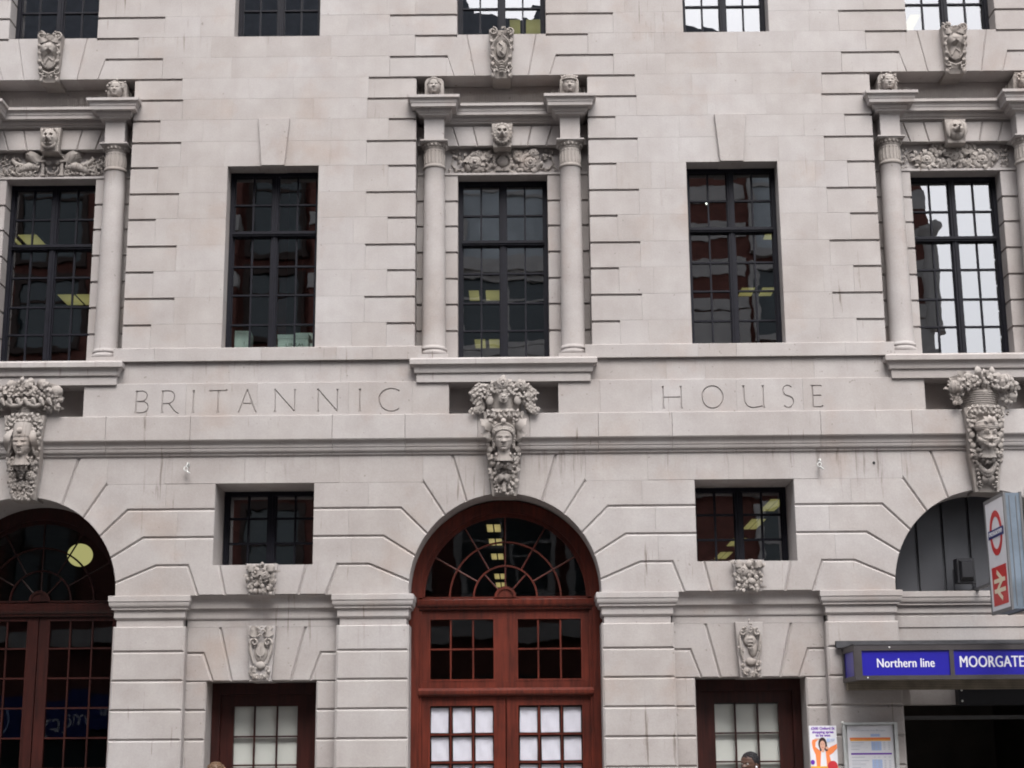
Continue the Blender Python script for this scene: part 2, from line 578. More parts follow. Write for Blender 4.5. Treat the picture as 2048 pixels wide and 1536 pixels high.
def flower(mb, c, R, petals=6, rows=1, a0=0.0):
    for r in range(rows):
        k = 1 - r * 0.38
        for i in range(petals):
            a = a0 + 2 * pi * (i + r * 0.5) / petals
            leaf(mb, (c[0] + cos(a) * R * 0.12, c[1] - r * R * 0.22, c[2] + sin(a) * R * 0.12), a, R * k, R * k * 0.42, 0.15 + 0.2 * r, 0.35)
    ball(mb, (c[0], c[1] - R * 0.3 - 0.1 * R * rows, c[2]), R * 0.27, u=8, v=6)

def cluster(mb, rng, pts, y, size, n, kinds='lfb', spread=1.0):
    """foliage, flowers and fruit heaped round the given points"""
    for (x, z) in pts:
        for _ in range(n):
            px, pz = x + rng.uniform(-1, 1) * size * spread, z + rng.uniform(-1, 1) * size * spread
            k = rng.choice(kinds)
            yy = y - rng.uniform(0, size * 0.5)
            if k == 'l':
                leaf(mb, (px, yy, pz), rng.uniform(0, 2 * pi), size * rng.uniform(1.0, 1.7), size * rng.uniform(0.3, 0.5),
                     rng.uniform(0.1, 0.7), rng.uniform(0.0, 0.5), rng.uniform(-0.6, 0.6), rng.choice((0, 1)))
            elif k == 'f':
                flower(mb, (px, yy, pz), size * rng.uniform(0.7, 1.0), rng.choice((5, 6)), rng.choice((1, 2)), rng.uniform(0, 1))
            elif k == 'b':
                ball(mb, (px, yy - size * 0.2, pz), size * rng.uniform(0.3, 0.55), u=8, v=6)
            elif k == 'g':
                for j in range(9):
                    ball(mb, (px + rng.uniform(-1, 1) * size * 0.6, yy - rng.uniform(0, 0.5) * size, pz - rng.uniform(-0.6, 1) * size * 0.7), size * 0.22, u=7, v=5)

def spray(mb, rng, x, y, z, L, n, R0=0.02, wide=0.30, thick=0.45):
    """leaves radiating from one point"""
    for q in range(n):
        a = 2 * pi * (q + rng.uniform(-0.25, 0.25)) / n
        leaf(mb, (x + R0 * cos(a), y - 0.01 * (q % 2), z + R0 * sin(a)), a, L * rng.uniform(0.75, 1.15), L * wide, rng.uniform(0.1, 0.3), 0.4, rng.uniform(-0.5, 0.5), q % 2, thick)

def scroll(mb, c, R, turns, a0, dirn, rad, y, dy=0.0):
    n = int(18 * turns)
    pts, rr = [], []
    for i in range(n + 1):
        t = i / n
        a = a0 + dirn * 2 * pi * turns * t
        r = R * (1 - 0.85 * t)
        pts.append((c[0] + cos(a) * r, y - dy * t, c[1] + sin(a) * r))
        rr.append(rad * (1 - 0.35 * t))
    tube(mb, pts, rr, 7)

def g(u, c, s):
    return math.exp(-((u - c) / s) ** 2)

def face_mesh(mb, c, H, kind='man', yaw=0.0, tilt=0.0, full=False):
    """a sculpted head; c = chin-to-crown centre, H = its height; looks towards -y"""
    rows, cols = 40, 52
    R = Matrix.Rotation(yaw, 3, 'Z') @ Matrix.Rotation(tilt, 3, 'X')
    child = kind == 'child'
    prof_w = [(0.0, 0.13), (0.06, 0.20), (0.16, 0.275), (0.3, 0.335), (0.45, 0.365), (0.6, 0.375), (0.75, 0.36), (0.88, 0.27), (0.96, 0.15), (1.0, 0.03)]
    prof_d = [(0.0, 0.32), (0.06, 0.40), (0.16, 0.425), (0.3, 0.425), (0.45, 0.42), (0.6, 0.435), (0.75, 0.42), (0.88, 0.32), (0.96, 0.18), (1.0, 0.04)]
    if child:
        prof_w = [(z, w * (1.14 if z < 0.5 else 1.05)) for z, w in prof_w]
    def ip(tab, z):
        for i in range(len(tab) - 1):
            if tab[i][0] <= z <= tab[i + 1][0]:
                t = (z - tab[i][0]) / (tab[i + 1][0] - tab[i][0])
                t = t * t * (3 - 2 * t)
                return tab[i][1] * (1 - t) + tab[i + 1][1] * t
        return tab[-1][1]
    vs_, fs = [], []
    span = pi if full else 2.05
    for i in range(rows + 1):
        z = i / rows
        w, d = ip(prof_w, z), ip(prof_d, z)
        for j in range(cols + 1):
            a = -span + 2 * span * j / cols
            ca = cos(a)
            x = w * (abs(sin(a)) ** 0.85) * (1 if sin(a) >= 0 else -1)
            y = -d * (abs(ca) ** 0.8) * (1 if ca >= 0 else -1)
            o = 0.0
            if ca > 0:
                x_ = abs(x)
                fr = ca ** 0.5
                ns = 0.85 if child else 1.0
                nose = max(0.0, min(1.0, (0.60 - z) / 0.22)) if z > 0.36 else 0.0
                if z > 0.36:
                    o += ns * 0.135 * nose ** 0.8 * g(x, 0, 0.045 + 0.035 * nose)
                else:
                    o += ns * 0.135 * g(z, 0.36, 0.022) * g(x, 0, 0.075)
                o += 0.045 * g(x_, 0.07, 0.035) * g(z, 0.385, 0.035)
                o += 0.028 * g(z, 0.595, 0.03) * g(x_, 0.14, 0.12)
                o -= 0.062 * g(z, 0.522, 0.034) * g(x_, 0.145, 0.080)
                o += 0.048 * g(z, 0.522, 0.022) * g(x_, 0.145, 0.045)
                o += 0.026 * g(z, 0.552, 0.009) * g(x_, 0.145, 0.07)
                o += 0.035 * g(z, 0.42, 0.07) * g(x_, 0.22, 0.08)
                o += 0.042 * g(z, 0.262, 0.02) * g(x, 0, 0.11)
                o += 0.040 * g(z, 0.205, 0.02) * g(x, 0, 0.09)
                o -= 0.040 * g(z, 0.233, 0.010) * g(x, 0, 0.13)
                o -= 0.030 * g(z, 0.155, 0.022) * g(x, 0, 0.12)
                o += 0.045 * g(z, 0.075, 0.055) * g(x, 0, 0.11)
                if child:
                    o += 0.05 * g(z, 0.30, 0.10) * g(x_, 0.22, 0.10)
                o *= fr
            p = R @ Vector((x, y - o, z - 0.5))
            vs_.append((c[0] + p.x * H, c[1] + p.y * H, c[2] + p.z * H))
    m = cols + 1
    for i in range(rows):
        for j in range(cols):
            fs.append((i * m + j, i * m + j + 1, (i + 1) * m + j + 1, (i + 1) * m + j))
    mb.add(vs_, fs)
    for sg in (-1, 1):
        p = R @ Vector((sg * 0.385, -0.02, -0.04))
        ball(mb, (c[0] + p.x * H, c[1] + p.y * H, c[2] + p.z * H), 0.085 * H, 0.5, 0.8, 1.25, 8, 6)

def beast_mesh(mb, c, H, kind):
    """lion or hound mask"""
    rows, cols = 36, 40
    vs_, fs = [], []
    for i in range(rows + 1):
        v = -1 + 2 * i / rows
        for j in range(cols + 1):
            u = -1 + 2 * j / cols
            r = sqrt(u * u + v * v) if abs(u) + abs(v) > 0 else 0
            k = max(abs(u), abs(v))
            s = k / r if r > 1e-6 else 1
            x, z = u * s, v * s
            rr = min(1.0, sqrt(x * x + z * z))
            h = 0.42 * sqrt(max(0, 1 - rr ** 2.4))
            ax = abs(x)
            mz = -0.30 if kind != 'hound' else -0.2
            h += 0.34 * g(z, mz, 0.26) * g(ax, 0, 0.26)          # muzzle
            h += 0.16 * g(z, 0.05, 0.34) * g(ax, 0, 0.12)         # bridge of the nose
            h += 0.13 * g(z, mz + 0.10, 0.07) * g(ax, 0, 0.14)    # nose pad
            h += 0.09 * g(z, mz - 0.02, 0.12) * g(ax, 0.17, 0.11)
            h -= 0.26 * g(z, mz - 0.20, 0.06) * g(ax, 0.0, 0.30)  # mouth
            h -= 0.06 * g(z, mz - 0.06, 0.13) * g(ax, 0.0, 0.025)
            h -= 0.21 * g(z, 0.20, 0.075) * g(ax, 0.30, 0.12)      # eyes
            h += 0.08 * g(z, 0.22, 0.035) * g(ax, 0.30, 0.05)
            h += 0.13 * g(z, 0.36, 0.07) * g(ax, 0.28, 0.16)       # brow
            h += 0.10 * g(z, -0.05, 0.15) * g(ax, 0.45, 0.16)
            if kind == 'bear':
                h += 0.10 * g(z, -0.62, 0.12) * g(ax, 0, 0.3)
            vs_.append((c[0] + x * 0.40 * H, c[1] - h * H * 0.75, c[2] + z * 0.5 * H))
    m = cols + 1
    for i in range(rows):
        for j in range(cols):
            fs.append((i * m + j, i * m + j + 1, (i + 1) * m + j + 1, (i + 1) * m + j))
    mb.add(vs_, fs)
    if kind == 'lion':
        for k in range(17):
            a = 2 * pi * k / 17
            leaf(mb, (c[0] + cos(a) * 0.27 * H, c[1] - 0.16 * H, c[2] + sin(a) * 0.35 * H), a + 0.3, 0.22 * H, 0.065 * H, 0.1, 0.3)
            a += 0.18
            leaf(mb, (c[0] + cos(a) * 0.36 * H, c[1] - 0.04 * H, c[2] + sin(a) * 0.43 * H), a - 0.3, 0.16 * H, 0.06 * H, 0.1, 0.3)
        for sg in (-1, 1):
            tube(mb, [(c[0] + sg * 0.04 * H, c[1] - 0.42 * H, c[2] + 0.13 * H), (c[0] + sg * 0.15 * H, c[1] - 0.36 * H, c[2] + 0.20 * H), (c[0] + sg * 0.22 * H, c[1] - 0.26 * H, c[2] + 0.16 * H)], [0.03 * H, 0.04 * H, 0.02 * H], 7)
        for sg in (-1, 1):
            ball(mb, (c[0] + sg * 0.25 * H, c[1] - 0.16 * H, c[2] + 0.38 * H), 0.075 * H, 1, 0.7, 1, 8, 6)
    elif kind == 'bear':
        for sg in (-1, 1):
            leaf(mb, (c[0] + sg * 0.22 * H, c[1] - 0.1 * H, c[2] + 0.3 * H), pi / 2 - sg * 0.7, 0.24 * H, 0.09 * H, 0.4, 0.5)
        for k in range(10):
            a = -pi + pi * (k + 0.5) / 10
            leaf(mb, (c[0] + cos(a) * 0.2 * H, c[1] - 0.12 * H, c[2] - 0.25 * H + sin(a) * 0.1 * H), a, 0.22 * H, 0.05 * H, 0.2, 0.3)
    else:
        for sg in (-1, 1):
            tube(mb, [(c[0] + sg * 0.22 * H, c[1] - 0.12 * H, c[2] + 0.40 * H), (c[0] + sg * 0.36 * H, c[1] - 0.2 * H, c[2] + 0.22 * H),
                      (c[0] + sg * 0.40 * H, c[1] - 0.2 * H, c[2] - 0.1 * H), (c[0] + sg * 0.36 * H, c[1] - 0.15 * H, c[2] - 0.36 * H)],
                 [0.05 * H, 0.09 * H, 0.10 * H, 0.03 * H], 8, 0.5)

# ------------------------------------------------------------------ overall dimensions (metres)
P = 5.515                      # bay spacing
HB = P / 2
BAYS = (-P, 0.0, P)
YW = 0.0                       # upper wall face
YL = 0.06                      # arcade wall face
YS = 0.21                      # wall beside the side doors
RA, ZA = 1.09, 3.48            # arch radius and centre height
ZTOP = 13.0
XEND = 8.3
building = empty('office_building', (0, 0, 0), 'pale stone classical office block with carved arches, columns and large dark windows', 'building')
B = building

# ------------------------------------------------------------------ ground
def ground(name, x0, x1, y0, y1, z, mat, thick=0.3):
    mb = MB()
    mb.box(x0, x1, y0, y1, z - thick, z)
    o = mb.build(name, mat)
    o['kind'] = 'structure'
    return o
road = ground('road', -60, 60, -14.6, -3.45, -0.12, ASPHALT)
pavement = ground('pavement', -60, 60, -3.3, 0.9, 0.0, PAVE)
pavement2 = ground('opposite_pavement', -60, 60, -23, -14.75, 0.0, PAVE)
kerb = ground('kerb', -60, 60, -3.45, -3.3, 0.004, KERB)
kerb2 = ground('opposite_kerb', -60, 60, -14.75, -14.6, 0.004, KERB)
base = ground('ground', -150, 150, -150, 150, -0.45, ASPHALT)
lines = MB()
for yy in (-3.75, -3.95):
    lines.box(-60, 60, yy - 0.05, yy + 0.05, -0.12, -0.116)
lo = lines.build('road_marking', PAINT)
lo['kind'] = 'structure'

# ------------------------------------------------------------------ shell, floors and rooms behind the windows
def part(name, mat, *boxes):
    mb = MB()
    for b_ in boxes:
        mb.box(*b_)
    return mb.build(name, mat, B)
part('roof', LEAD, (-8.5, 8.5, -0.1, 15.5, ZTOP, ZTOP + 0.3))
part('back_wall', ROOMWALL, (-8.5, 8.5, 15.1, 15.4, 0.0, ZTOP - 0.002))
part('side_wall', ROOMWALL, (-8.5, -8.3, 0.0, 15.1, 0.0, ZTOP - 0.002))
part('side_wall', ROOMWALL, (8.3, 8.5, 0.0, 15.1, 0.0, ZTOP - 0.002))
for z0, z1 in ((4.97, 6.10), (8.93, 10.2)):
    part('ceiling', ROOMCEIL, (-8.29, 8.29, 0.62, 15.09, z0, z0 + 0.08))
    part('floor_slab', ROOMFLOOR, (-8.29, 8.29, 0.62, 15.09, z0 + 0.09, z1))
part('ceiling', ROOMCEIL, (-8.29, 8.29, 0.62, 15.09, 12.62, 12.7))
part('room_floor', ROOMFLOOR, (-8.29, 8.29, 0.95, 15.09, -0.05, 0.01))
# cavity closers just behind the facing stones
part('wall_core', MORTAR, (-8.29, 8.29, 0.36, 0.60, 5.05, 5.485), (-8.29, 8.29, 0.36, 0.60, 5.90, 6.13))
part('wall_core', MORTAR, (-8.29, 8.29, 0.36, 0.60, 9.45, 10.2))
for sx in (-HB, HB):
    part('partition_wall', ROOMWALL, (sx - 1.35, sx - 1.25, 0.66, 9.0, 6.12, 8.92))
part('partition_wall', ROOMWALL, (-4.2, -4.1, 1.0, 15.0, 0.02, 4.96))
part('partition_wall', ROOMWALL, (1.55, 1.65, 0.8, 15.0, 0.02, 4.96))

# ------------------------------------------------------------------ upper wall of smooth ashlar
ZC = [6.310, 6.607, 6.932, 7.258, 7.579, 7.914, 8.238, 8.572, 8.892, 9.173, 9.442, 9.715, 9.988, 10.263, 10.540, 10.815]
LONG, SHORT = 1.635, 1.372
outer = MB()
CH = 0.028

def quoin(mb, xc, sd, u0, u1, z0, z1):
    """a quoin stone with the sunk drafted joint along its top edge"""
    a, b = (xc + u0, xc + u1) if sd > 0 else (xc - u1, xc - u0)
    # side order of edges: bottom, right, top, left
    jamb, end = 0.004, 0.0012
    ch = [0.0015, end, 0.003, jamb] if sd > 0 else [0.0015, jamb, 0.003, end]
    stone(mb, rect(a, b, z0, z1 - CH), YW, 0.34, ch, 0.006)
    i = 0.022
    if sd > 0:
        mb.box(a + i, b - 0.001, YW + 0.024, 0.335, z1 - CH, z1 - 0.0005)
    else:
        mb.box(a + 0.001, b - i, YW + 0.024, 0.335, z1 - CH, z1 - 0.0005)

rq = random.Random(11)
qlen = {}
for k in range(len(ZC) - 1):
    z0, z1 = ZC[k], ZC[k + 1]
    if k < 11:
        L = SHORT if k % 2 == 0 else LONG
        if abs(z1 - 9.715) < 0.01:
            L = 1.62
        if abs(z1 - 9.442) < 0.01:
            L = LONG
        if abs(z1 - 9.173) < 0.01:
            L = SHORT
        u0 = 1.04
    elif k == 11:
        L, u0 = 1.367, None
    elif k == 12:
        L, u0 = 1.06, None
    else:
        L = SHORT if k % 2 == 1 else 1.06
        u0 = 0.545
    qlen[k] = L
    for xc in BAYS:
        for sd in (-1, 1):
            hidden = (xc * sd > P - 0.1 and sd * xc > 0 and k < 99 and abs(xc) > 1 and sd * xc > 0)
            mb = outer if hidden else MB()
            if u0 is not None:
                quoin(mb, xc, sd, u0, L, z0, z1)
            elif k == 11:
                # flat-arch stone T2, springing from the niche corner
                poly = [(0.585, 9.715), (L, 9.715), (L, 9.988 - CH), (0.668 - 0.012, 9.988 - CH)]
                stone(mb, [(xc + x, z) for x, z in poly], YW, 0.34, [0.003, 0.0024, 0.003, 0.010], 0.012, xc if sd < 0 else None)
                (mb.box(xc + 0.69, xc + L - 0.001, 0.024, 0.335, 9.988 - CH, 9.9875) if sd > 0 else
                 mb.box(xc - L + 0.001, xc - 0.69, 0.024, 0.335, 9.988 - CH, 9.9875))
            else:
                poly = [(0.326, 9.715), (0.585, 9.715), (0.668, 9.988), (L, 9.988), (L, 10.263 - CH), (0.545, 10.263 - CH), (0.545, 10.263), (0.427, 10.263)]
                stone(mb, [(xc + x, z) for x, z in poly], YW, 0.34, [0.003, 0.010, 0.002, 0.0024, 0.003, 0.001, 0.003, 0.010], 0.012, xc if sd < 0 else None)
                (mb.box(xc + 0.56, xc + L - 0.001, 0.024, 0.335, 10.263 - CH, 10.2625) if sd > 0 else
                 mb.box(xc - L + 0.001, xc - 0.56, 0.024, 0.335, 10.263 - CH, 10.2625))
            if not hidden:
                mb.build('quoin_block' if u0 is not None else 'flat_arch_block', STONE, B)
for xc in BAYS:
    for sd in (-1, 1):
        mb = MB()
        stone(mb, [(xc + x, z) for x, z in [(0.09, 9.715), (0.326, 9.715), (0.427, 10.263), (0.09, 10.263)]], YW, 0.34, [0.003, 0.010, 0.003, 0.001], 0.012, xc if sd < 0 else None)
        mb.build('flat_arch_block', STONE, B)
WIN_U = 0.547                     # half width of the windows between the bays
TOP_U = 0.525
for sc in (-HB, HB):
    bl, br = sc - HB, sc + HB
    for k in range(len(ZC) - 1):
        z0, z1 = ZC[k], ZC[k + 1]
        L = qlen[k]
        xl, xr = bl + L, br - L
        cuts = []
        if z1 <= 8.573:
            spans = [(xl, sc - WIN_U, 0.001, 0.003), (sc + WIN_U, xr, 0.003, 0.001)]
        elif z0 >= 10.26:
            spans = [(xl, sc - TOP_U, 0.001, 0.003), (sc + TOP_U, xr, 0.003, 0.001)]
        elif z0 < 9.17:
            spans = [(xl, sc - 0.12, 0.001, 0.001), (sc + 0.12, xr, 0.001, 0.001)]
        else:
            spans = [(xl, xr, 0.001, 0.001)]
        for a, b, ea, eb in spans:
            w = b - a
            n = 1 if w < 0.75 else (2 if w < 1.5 else (3 if w < 2.3 else 4))
            xs = [a]
            for i in range(1, n):
                xs.append(a + w * (i + rq.uniform(-0.22, 0.22)) / n)
            if n == 1 and w > 0.55 and L == SHORT and rq.random() < 0.6:
                xs.append(a + 0.263 if a < sc else b - 0.263)
            xs.append(b)
            for i in range(len(xs) - 1):
                mb = MB()
                l = ea if i == 0 else 0.0008
                r = eb if i == len(xs) - 2 else 0.0008
                stone(mb, rect(xs[i], xs[i + 1], z0, z1), YW, 0.30, [0.0007, r, 0.0009, l], 0.0022, jitter=0.0008)
                mb.build('ashlar_block', STONE, B)
    # plain keystone over the window between the bays
    mb = MB()
    stone(mb, [(sc - 0.139, 8.566), (sc + 0.139, 8.566), (sc + 0.19, 9.170), (sc - 0.19, 9.170)], -0.042, 0.305, [0.003] * 4, 0.004)
    mb.build('keystone_block', STONE, B)
# wall beyond the picture: coarse courses
for sg in (-1, 1):
    for k in range(len(ZC) - 1):
        a = P + qlen[k]
        outer.box(min(sg * a, sg * XEND), max(sg * a, sg * XEND), 0.0, 0.30, ZC[k] + 0.001, ZC[k + 1] - 0.001)
for xc in BAYS:
    for sd in (-1, 1):
        for k in range(7):
            z0 = 10.815 + 0.312 * k
            a, b = sorted((xc + sd * 0.545, xc + sd * (HB - TOP_U)))
            if abs(xc + sd * HB) > P:
                a, b = sorted((xc + sd * 0.545, sd * XEND))
            outer.box(a, b, 0.0, 0.30, z0 + 0.001, z0 + 0.311)
o = outer.build('outer_wall_courses', STONE, B)
o['kind'] = 'stuff'
# lintels over the top windows, out of view above
part('lintel', STONE, (-XEND, XEND, 0.30, 0.6, 12.2, 12.99))

# ------------------------------------------------------------------ plinth, frieze with cut letters, band and moulding
def stroke(mb, pts, wd, yf, depth=0.016):
    n = len(pts)
    if not isinstance(wd, (list, tuple)):
        wd = [wd] * n
    vs_, fs = [], []
    for i in range(n):
        a, b = pts[max(i - 1, 0)], pts[min(i + 1, n - 1)]
        dx, dz = b[0] - a[0], b[1] - a[1]
        L = sqrt(dx * dx + dz * dz)
        nx, nz = -dz / L, dx / L
        w = wd[i] / 2
        x, z = pts[i]
        vs_ += [(x + nx * w, yf - 0.006, z + nz * w), (x - nx * w, yf - 0.006, z - nz * w), (x - nx * w * 0.35, yf + depth, z - nz * w * 0.35), (x + nx * w * 0.35, yf + depth, z + nz * w * 0.35)]
    for i in range(n - 1):
        for k in range(4):
            l = (k + 1) % 4
            fs.append((4 * i + k, 4 * i + 4 + k, 4 * i + 4 + l, 4 * i + l))
    fs.append((0, 1, 2, 3))
    t = 4 * (n - 1)
    fs.append((t + 3, t + 2, t + 1, t))
    mb.add(vs_, fs)

def arcpts(cx, cz, rx, rz, a0, a1, n=14):
    return [(cx + rx * cos(radians(a0 + (a1 - a0) * i / n)), cz + rz * sin(radians(a0 + (a1 - a0) * i / n))) for i in range(n + 1)]

def letter(ch, x0, x1, z0, z1, yf):
    """strokes of a Roman capital as V-cut wedges, each its own closed solid"""
    out = []
    w, h = x1 - x0, z1 - z0
    T, t, s = 0.026, 0.017, 0.034
    def S(pts, wd):
        mb = MB()
        stroke(mb, pts, wd, yf)
        out.append(mb)
    def stem(x, a=z0, b=z1, wd=T, top=True, bot=True):
        pts = [(x, a), (x, a + 0.022), (x, (a + b) / 2), (x, b - 0.022), (x, b)]
        S(pts, [s * 1.25 if bot else wd, wd, wd * 0.86, wd, s * 1.25 if top else wd])
    if ch == 'I':
        stem((x0 + x1) / 2)
    elif ch == 'B':
        xs = x0 + 0.026
        stem(xs)
        S([(xs, z1 - 0.008)] + arcpts(xs + w * 0.42, z1 - h * 0.245, w * 0.40, h * 0.225, 88, -88) + [(xs, z0 + h * 0.52)], t)
        S([(xs, z0 + h * 0.52)] + arcpts(xs + w * 0.45, z0 + h * 0.265, w * 0.50, h * 0.245, 86, -86) + [(xs, z0 + 0.008)], t)
    elif ch == 'R':
        xs = x0 + 0.026
        stem(xs)
        S([(xs, z1 - 0.008)] + arcpts(xs + w * 0.32, z1 - h * 0.295, w * 0.32, h * 0.275, 88, -88) + [(xs, z0 + h * 0.41)], t)
        S([(xs + w * 0.33, z0 + h * 0.42), (x1 - 0.05, z0 + 0.02), (x1, z0 - 0.008)], [T, T, t])
    elif ch == 'T':
        stem((x0 + x1) / 2, top=False)
        S([(x0, z1 - 0.012), (x0 + 0.02, z1 - 0.008), (x1 - 0.02, z1 - 0.006), (x1, z1 - 0.002)], [s, t, t, s])
    elif ch == 'A':
        xm = (x0 + x1) / 2 - 0.005
        S([(x0 + 0.01, z0), (x0 + 0.02, z0 + 0.022), (xm, z1)], [s, t, t])
        S([(xm, z1 + 0.006), (x1 - 0.02, z0 + 0.022), (x1 - 0.01, z0)], [t, T, s])
        S([(x0 + w * 0.27, z0 + h * 0.40), (x1 - w * 0.27, z0 + h * 0.40)], t * 0.85)
    elif ch == 'N':
        stem(x0 + 0.02, wd=t, top=False)
        stem(x1 - 0.02, wd=t, bot=False)
        S([(x0 + 0.008, z1 + 0.004), (x1 - 0.02, z0 + 0.002)], T)
    elif ch == 'C':
        S(arcpts((x0 + x1) / 2 + 0.03, (z0 + z1) / 2, w / 2 + 0.03, h / 2, 50, 310, 26), [s] + [t * 1.1] * 6 + [T] * 13 + [t] * 6 + [t])
    elif ch == 'H':
        stem(x0 + 0.022)
        stem(x1 - 0.022)
        S([(x0 + 0.022, z0 + h * 0.51), (x1 - 0.022, z0 + h * 0.51)], t)
    elif ch == 'O':
        S(arcpts((x0 + x1) / 2, (z0 + z1) / 2, w / 2 - 0.01, h / 2 - 0.002, 3, 186, 20), t * 1.15)
        S(arcpts((x0 + x1) / 2, (z0 + z1) / 2, w / 2 - 0.01, h / 2 - 0.002, 180, 366, 20), t * 1.15)
    elif ch == 'U':
        S([(x0 + 0.02, z1), (x0 + 0.024, z1 - 0.022), (x0 + 0.026, z0 + h * 0.38)] + arcpts(x0 + 0.026 + w * 0.42, z0 + h * 0.38, w * 0.42, h * 0.37, 184, 268, 10) + [(x1 - 0.022, z0 + 0.025)], [s * 1.2, T] + [T] * 5 + [t] * 8)
        stem(x1 - 0.022)
    elif ch == 'S':
        up_ = arcpts((x0 + x1) / 2, z0 + h * 0.755, w * 0.40, h * 0.235, 40, 235, 14)
        lo_ = arcpts((x0 + x1) / 2, z0 + h * 0.265, w * 0.44, h * 0.255, 60, -140, 14)
        S(up_ + lo_, [s * 0.8] + [t] * 8 + [T] * 12 + [t] * 8 + [s * 0.8])
    elif ch == 'E':
        xs = x0 + 0.03
        stem(xs)
        S([(xs, z1 - 0.008), (x1 - 0.02, z1 - 0.008), (x1 - 0.008, z1 - 0.018)], [t, t, s * 0.7])
        S([(xs, z0 + h * 0.535), (x1 - 0.014, z0 + h * 0.535)], [t, t * 1.2])
        S([(xs, z0 + 0.008), (x1 - 0.02, z0 + 0.008), (x1, z0 + 0.022)], [t, t, s * 0.7])
    return out

YF = -0.02
LET = [('B', -4.293, -4.143), ('R', -3.989, -3.770), ('I', -3.625, -3.580), ('T', -3.421, -3.212), ('A', -3.085, -2.867),
       ('N', -2.672, -2.405), ('N', -2.173, -1.910), ('I', -1.692, -1.647), ('C', -1.447, -1.223),
       ('H', 1.826, 2.078), ('O', 2.288, 2.551), ('U', 2.760, 3.029), ('S', 3.225, 3.361), ('E', 3.549, 3.694)]
cuts = []
for c_, a, b in LET:
    for mb in letter(c_, a, b, 5.533, 5.802, YF):
        xs = [v[0] for v in mb.v]
        cuts.append((min(xs), max(xs), mb))

def carve(obj, mbs):
    tmp = []
    def fix(me):
        bm = bmesh.new()
        bm.from_mesh(me)
        bmesh.ops.recalc_face_normals(bm, faces=bm.faces[:])
        bm.to_mesh(me)
        bm.free()
    fix(obj.data)
    for mb in mbs:
        co = mb.build('cutter', STONE)
        fix(co.data)
        m = obj.modifiers.new('cut', 'BOOLEAN')
        m.operation = 'DIFFERENCE'
        m.solver = 'EXACT'
        m.use_self = True
        m.object = co
        tmp.append(co)
    bpy.context.view_layer.update()
    dg = bpy.context.evaluated_depsgraph_get()
    dg.update()
    me = bpy.data.meshes.new_from_object(obj.evaluated_get(dg))
    obj.modifiers.clear()
    obj.data = me
    for co in tmp:
        bpy.data.objects.remove(co)

RU = 0.635                     # half width of the recess behind each carved head
def split(a, b, joints):
    xs = [a] + [j for j in joints if a + 0.05 < j < b - 0.05] + [b]
    return list(zip(xs[:-1], xs[1:]))
FJ = [-7.4, -3.690, -2.86, -1.80, -1.06, 1.12, 1.72, 2.70, 3.47, 7.3]
BJ = [-7.2, -4.6, -3.62, -1.98, -1.14, -0.3, 0.3, 1.09, 1.94, 3.65, 4.7, 7.2]
GJ = [-7.1, -4.45, -3.2, -2.32, -1.9, 1.9, 2.35, 3.62, 4.45, 7.1]
spans = [(-XEND, -P - RU), (-P + RU, -RU), (RU, P - RU), (P + RU, XEND)]
for a, b in spans:
    for x0, x1 in split(a, b, FJ):
        mb = MB()
        stone(mb, rect(x0, x1, 5.492, 5.885), YF, 0.30, [0.001, 0.001, 0.004, 0.001], 0.004, jitter=0.0)
        ob = mb.build('frieze_block', STONE, B)
        cs = [c[2] for c in cuts if c[1] > x0 - 0.01 and c[0] < x1 + 0.01]
        if cs:
            bpy.context.view_layer.update()
            carve(ob, cs)
for x0, x1 in split(-XEND, XEND, BJ):
    mb = MB()
    stone(mb, rect(x0, x1, 5.205, 5.49), -0.055, 0.32, [0.003, 0.004, 0.006, 0.004], 0.008)
    mb.build('band_block', STONE, B)
    mb = MB()
    prof = [(0.0, 5.028), (0.022, 5.040), (0.026, 5.064), (0.034, 5.066)] + curve(0.034, 5.066, 0.058, 5.118, 'ovolo') + [(0.066, 5.122)] + curve(0.066, 5.122, 0.112, 5.196, 'cavetto', 6) + [(0.115, 5.203)]
    profbox(mb, x0 + 0.002, x1 - 0.002, YL, 0.32, prof, False, False)
    mb.build('cornice_moulding', STONE, B)
for a, b in ((-XEND, -P - 1.0), (-P + 1.0, -1.0), (1.0, P - 1.0), (P + 1.0, XEND)):
    for x0, x1 in split(a, b, GJ):
        mb = MB()
        stone(mb, rect(x0, x1, 5.887, 6.146), 0.014, 0.32, [0.001, 0.001, 0.001, 0.001], 0.003)
        mb.build('apron_block', STONE, B)
    for x0, x1 in split(a - 0.045, b + 0.045, [j + 0.37 for j in GJ]):
        mb = MB()
        stone(mb, rect(x0, x1, 6.148, 6.309), -0.032, 0.32, [0.003, 0.001, 0.006, 0.001], 0.006)
        mb.build('plinth_block', STONE, B)

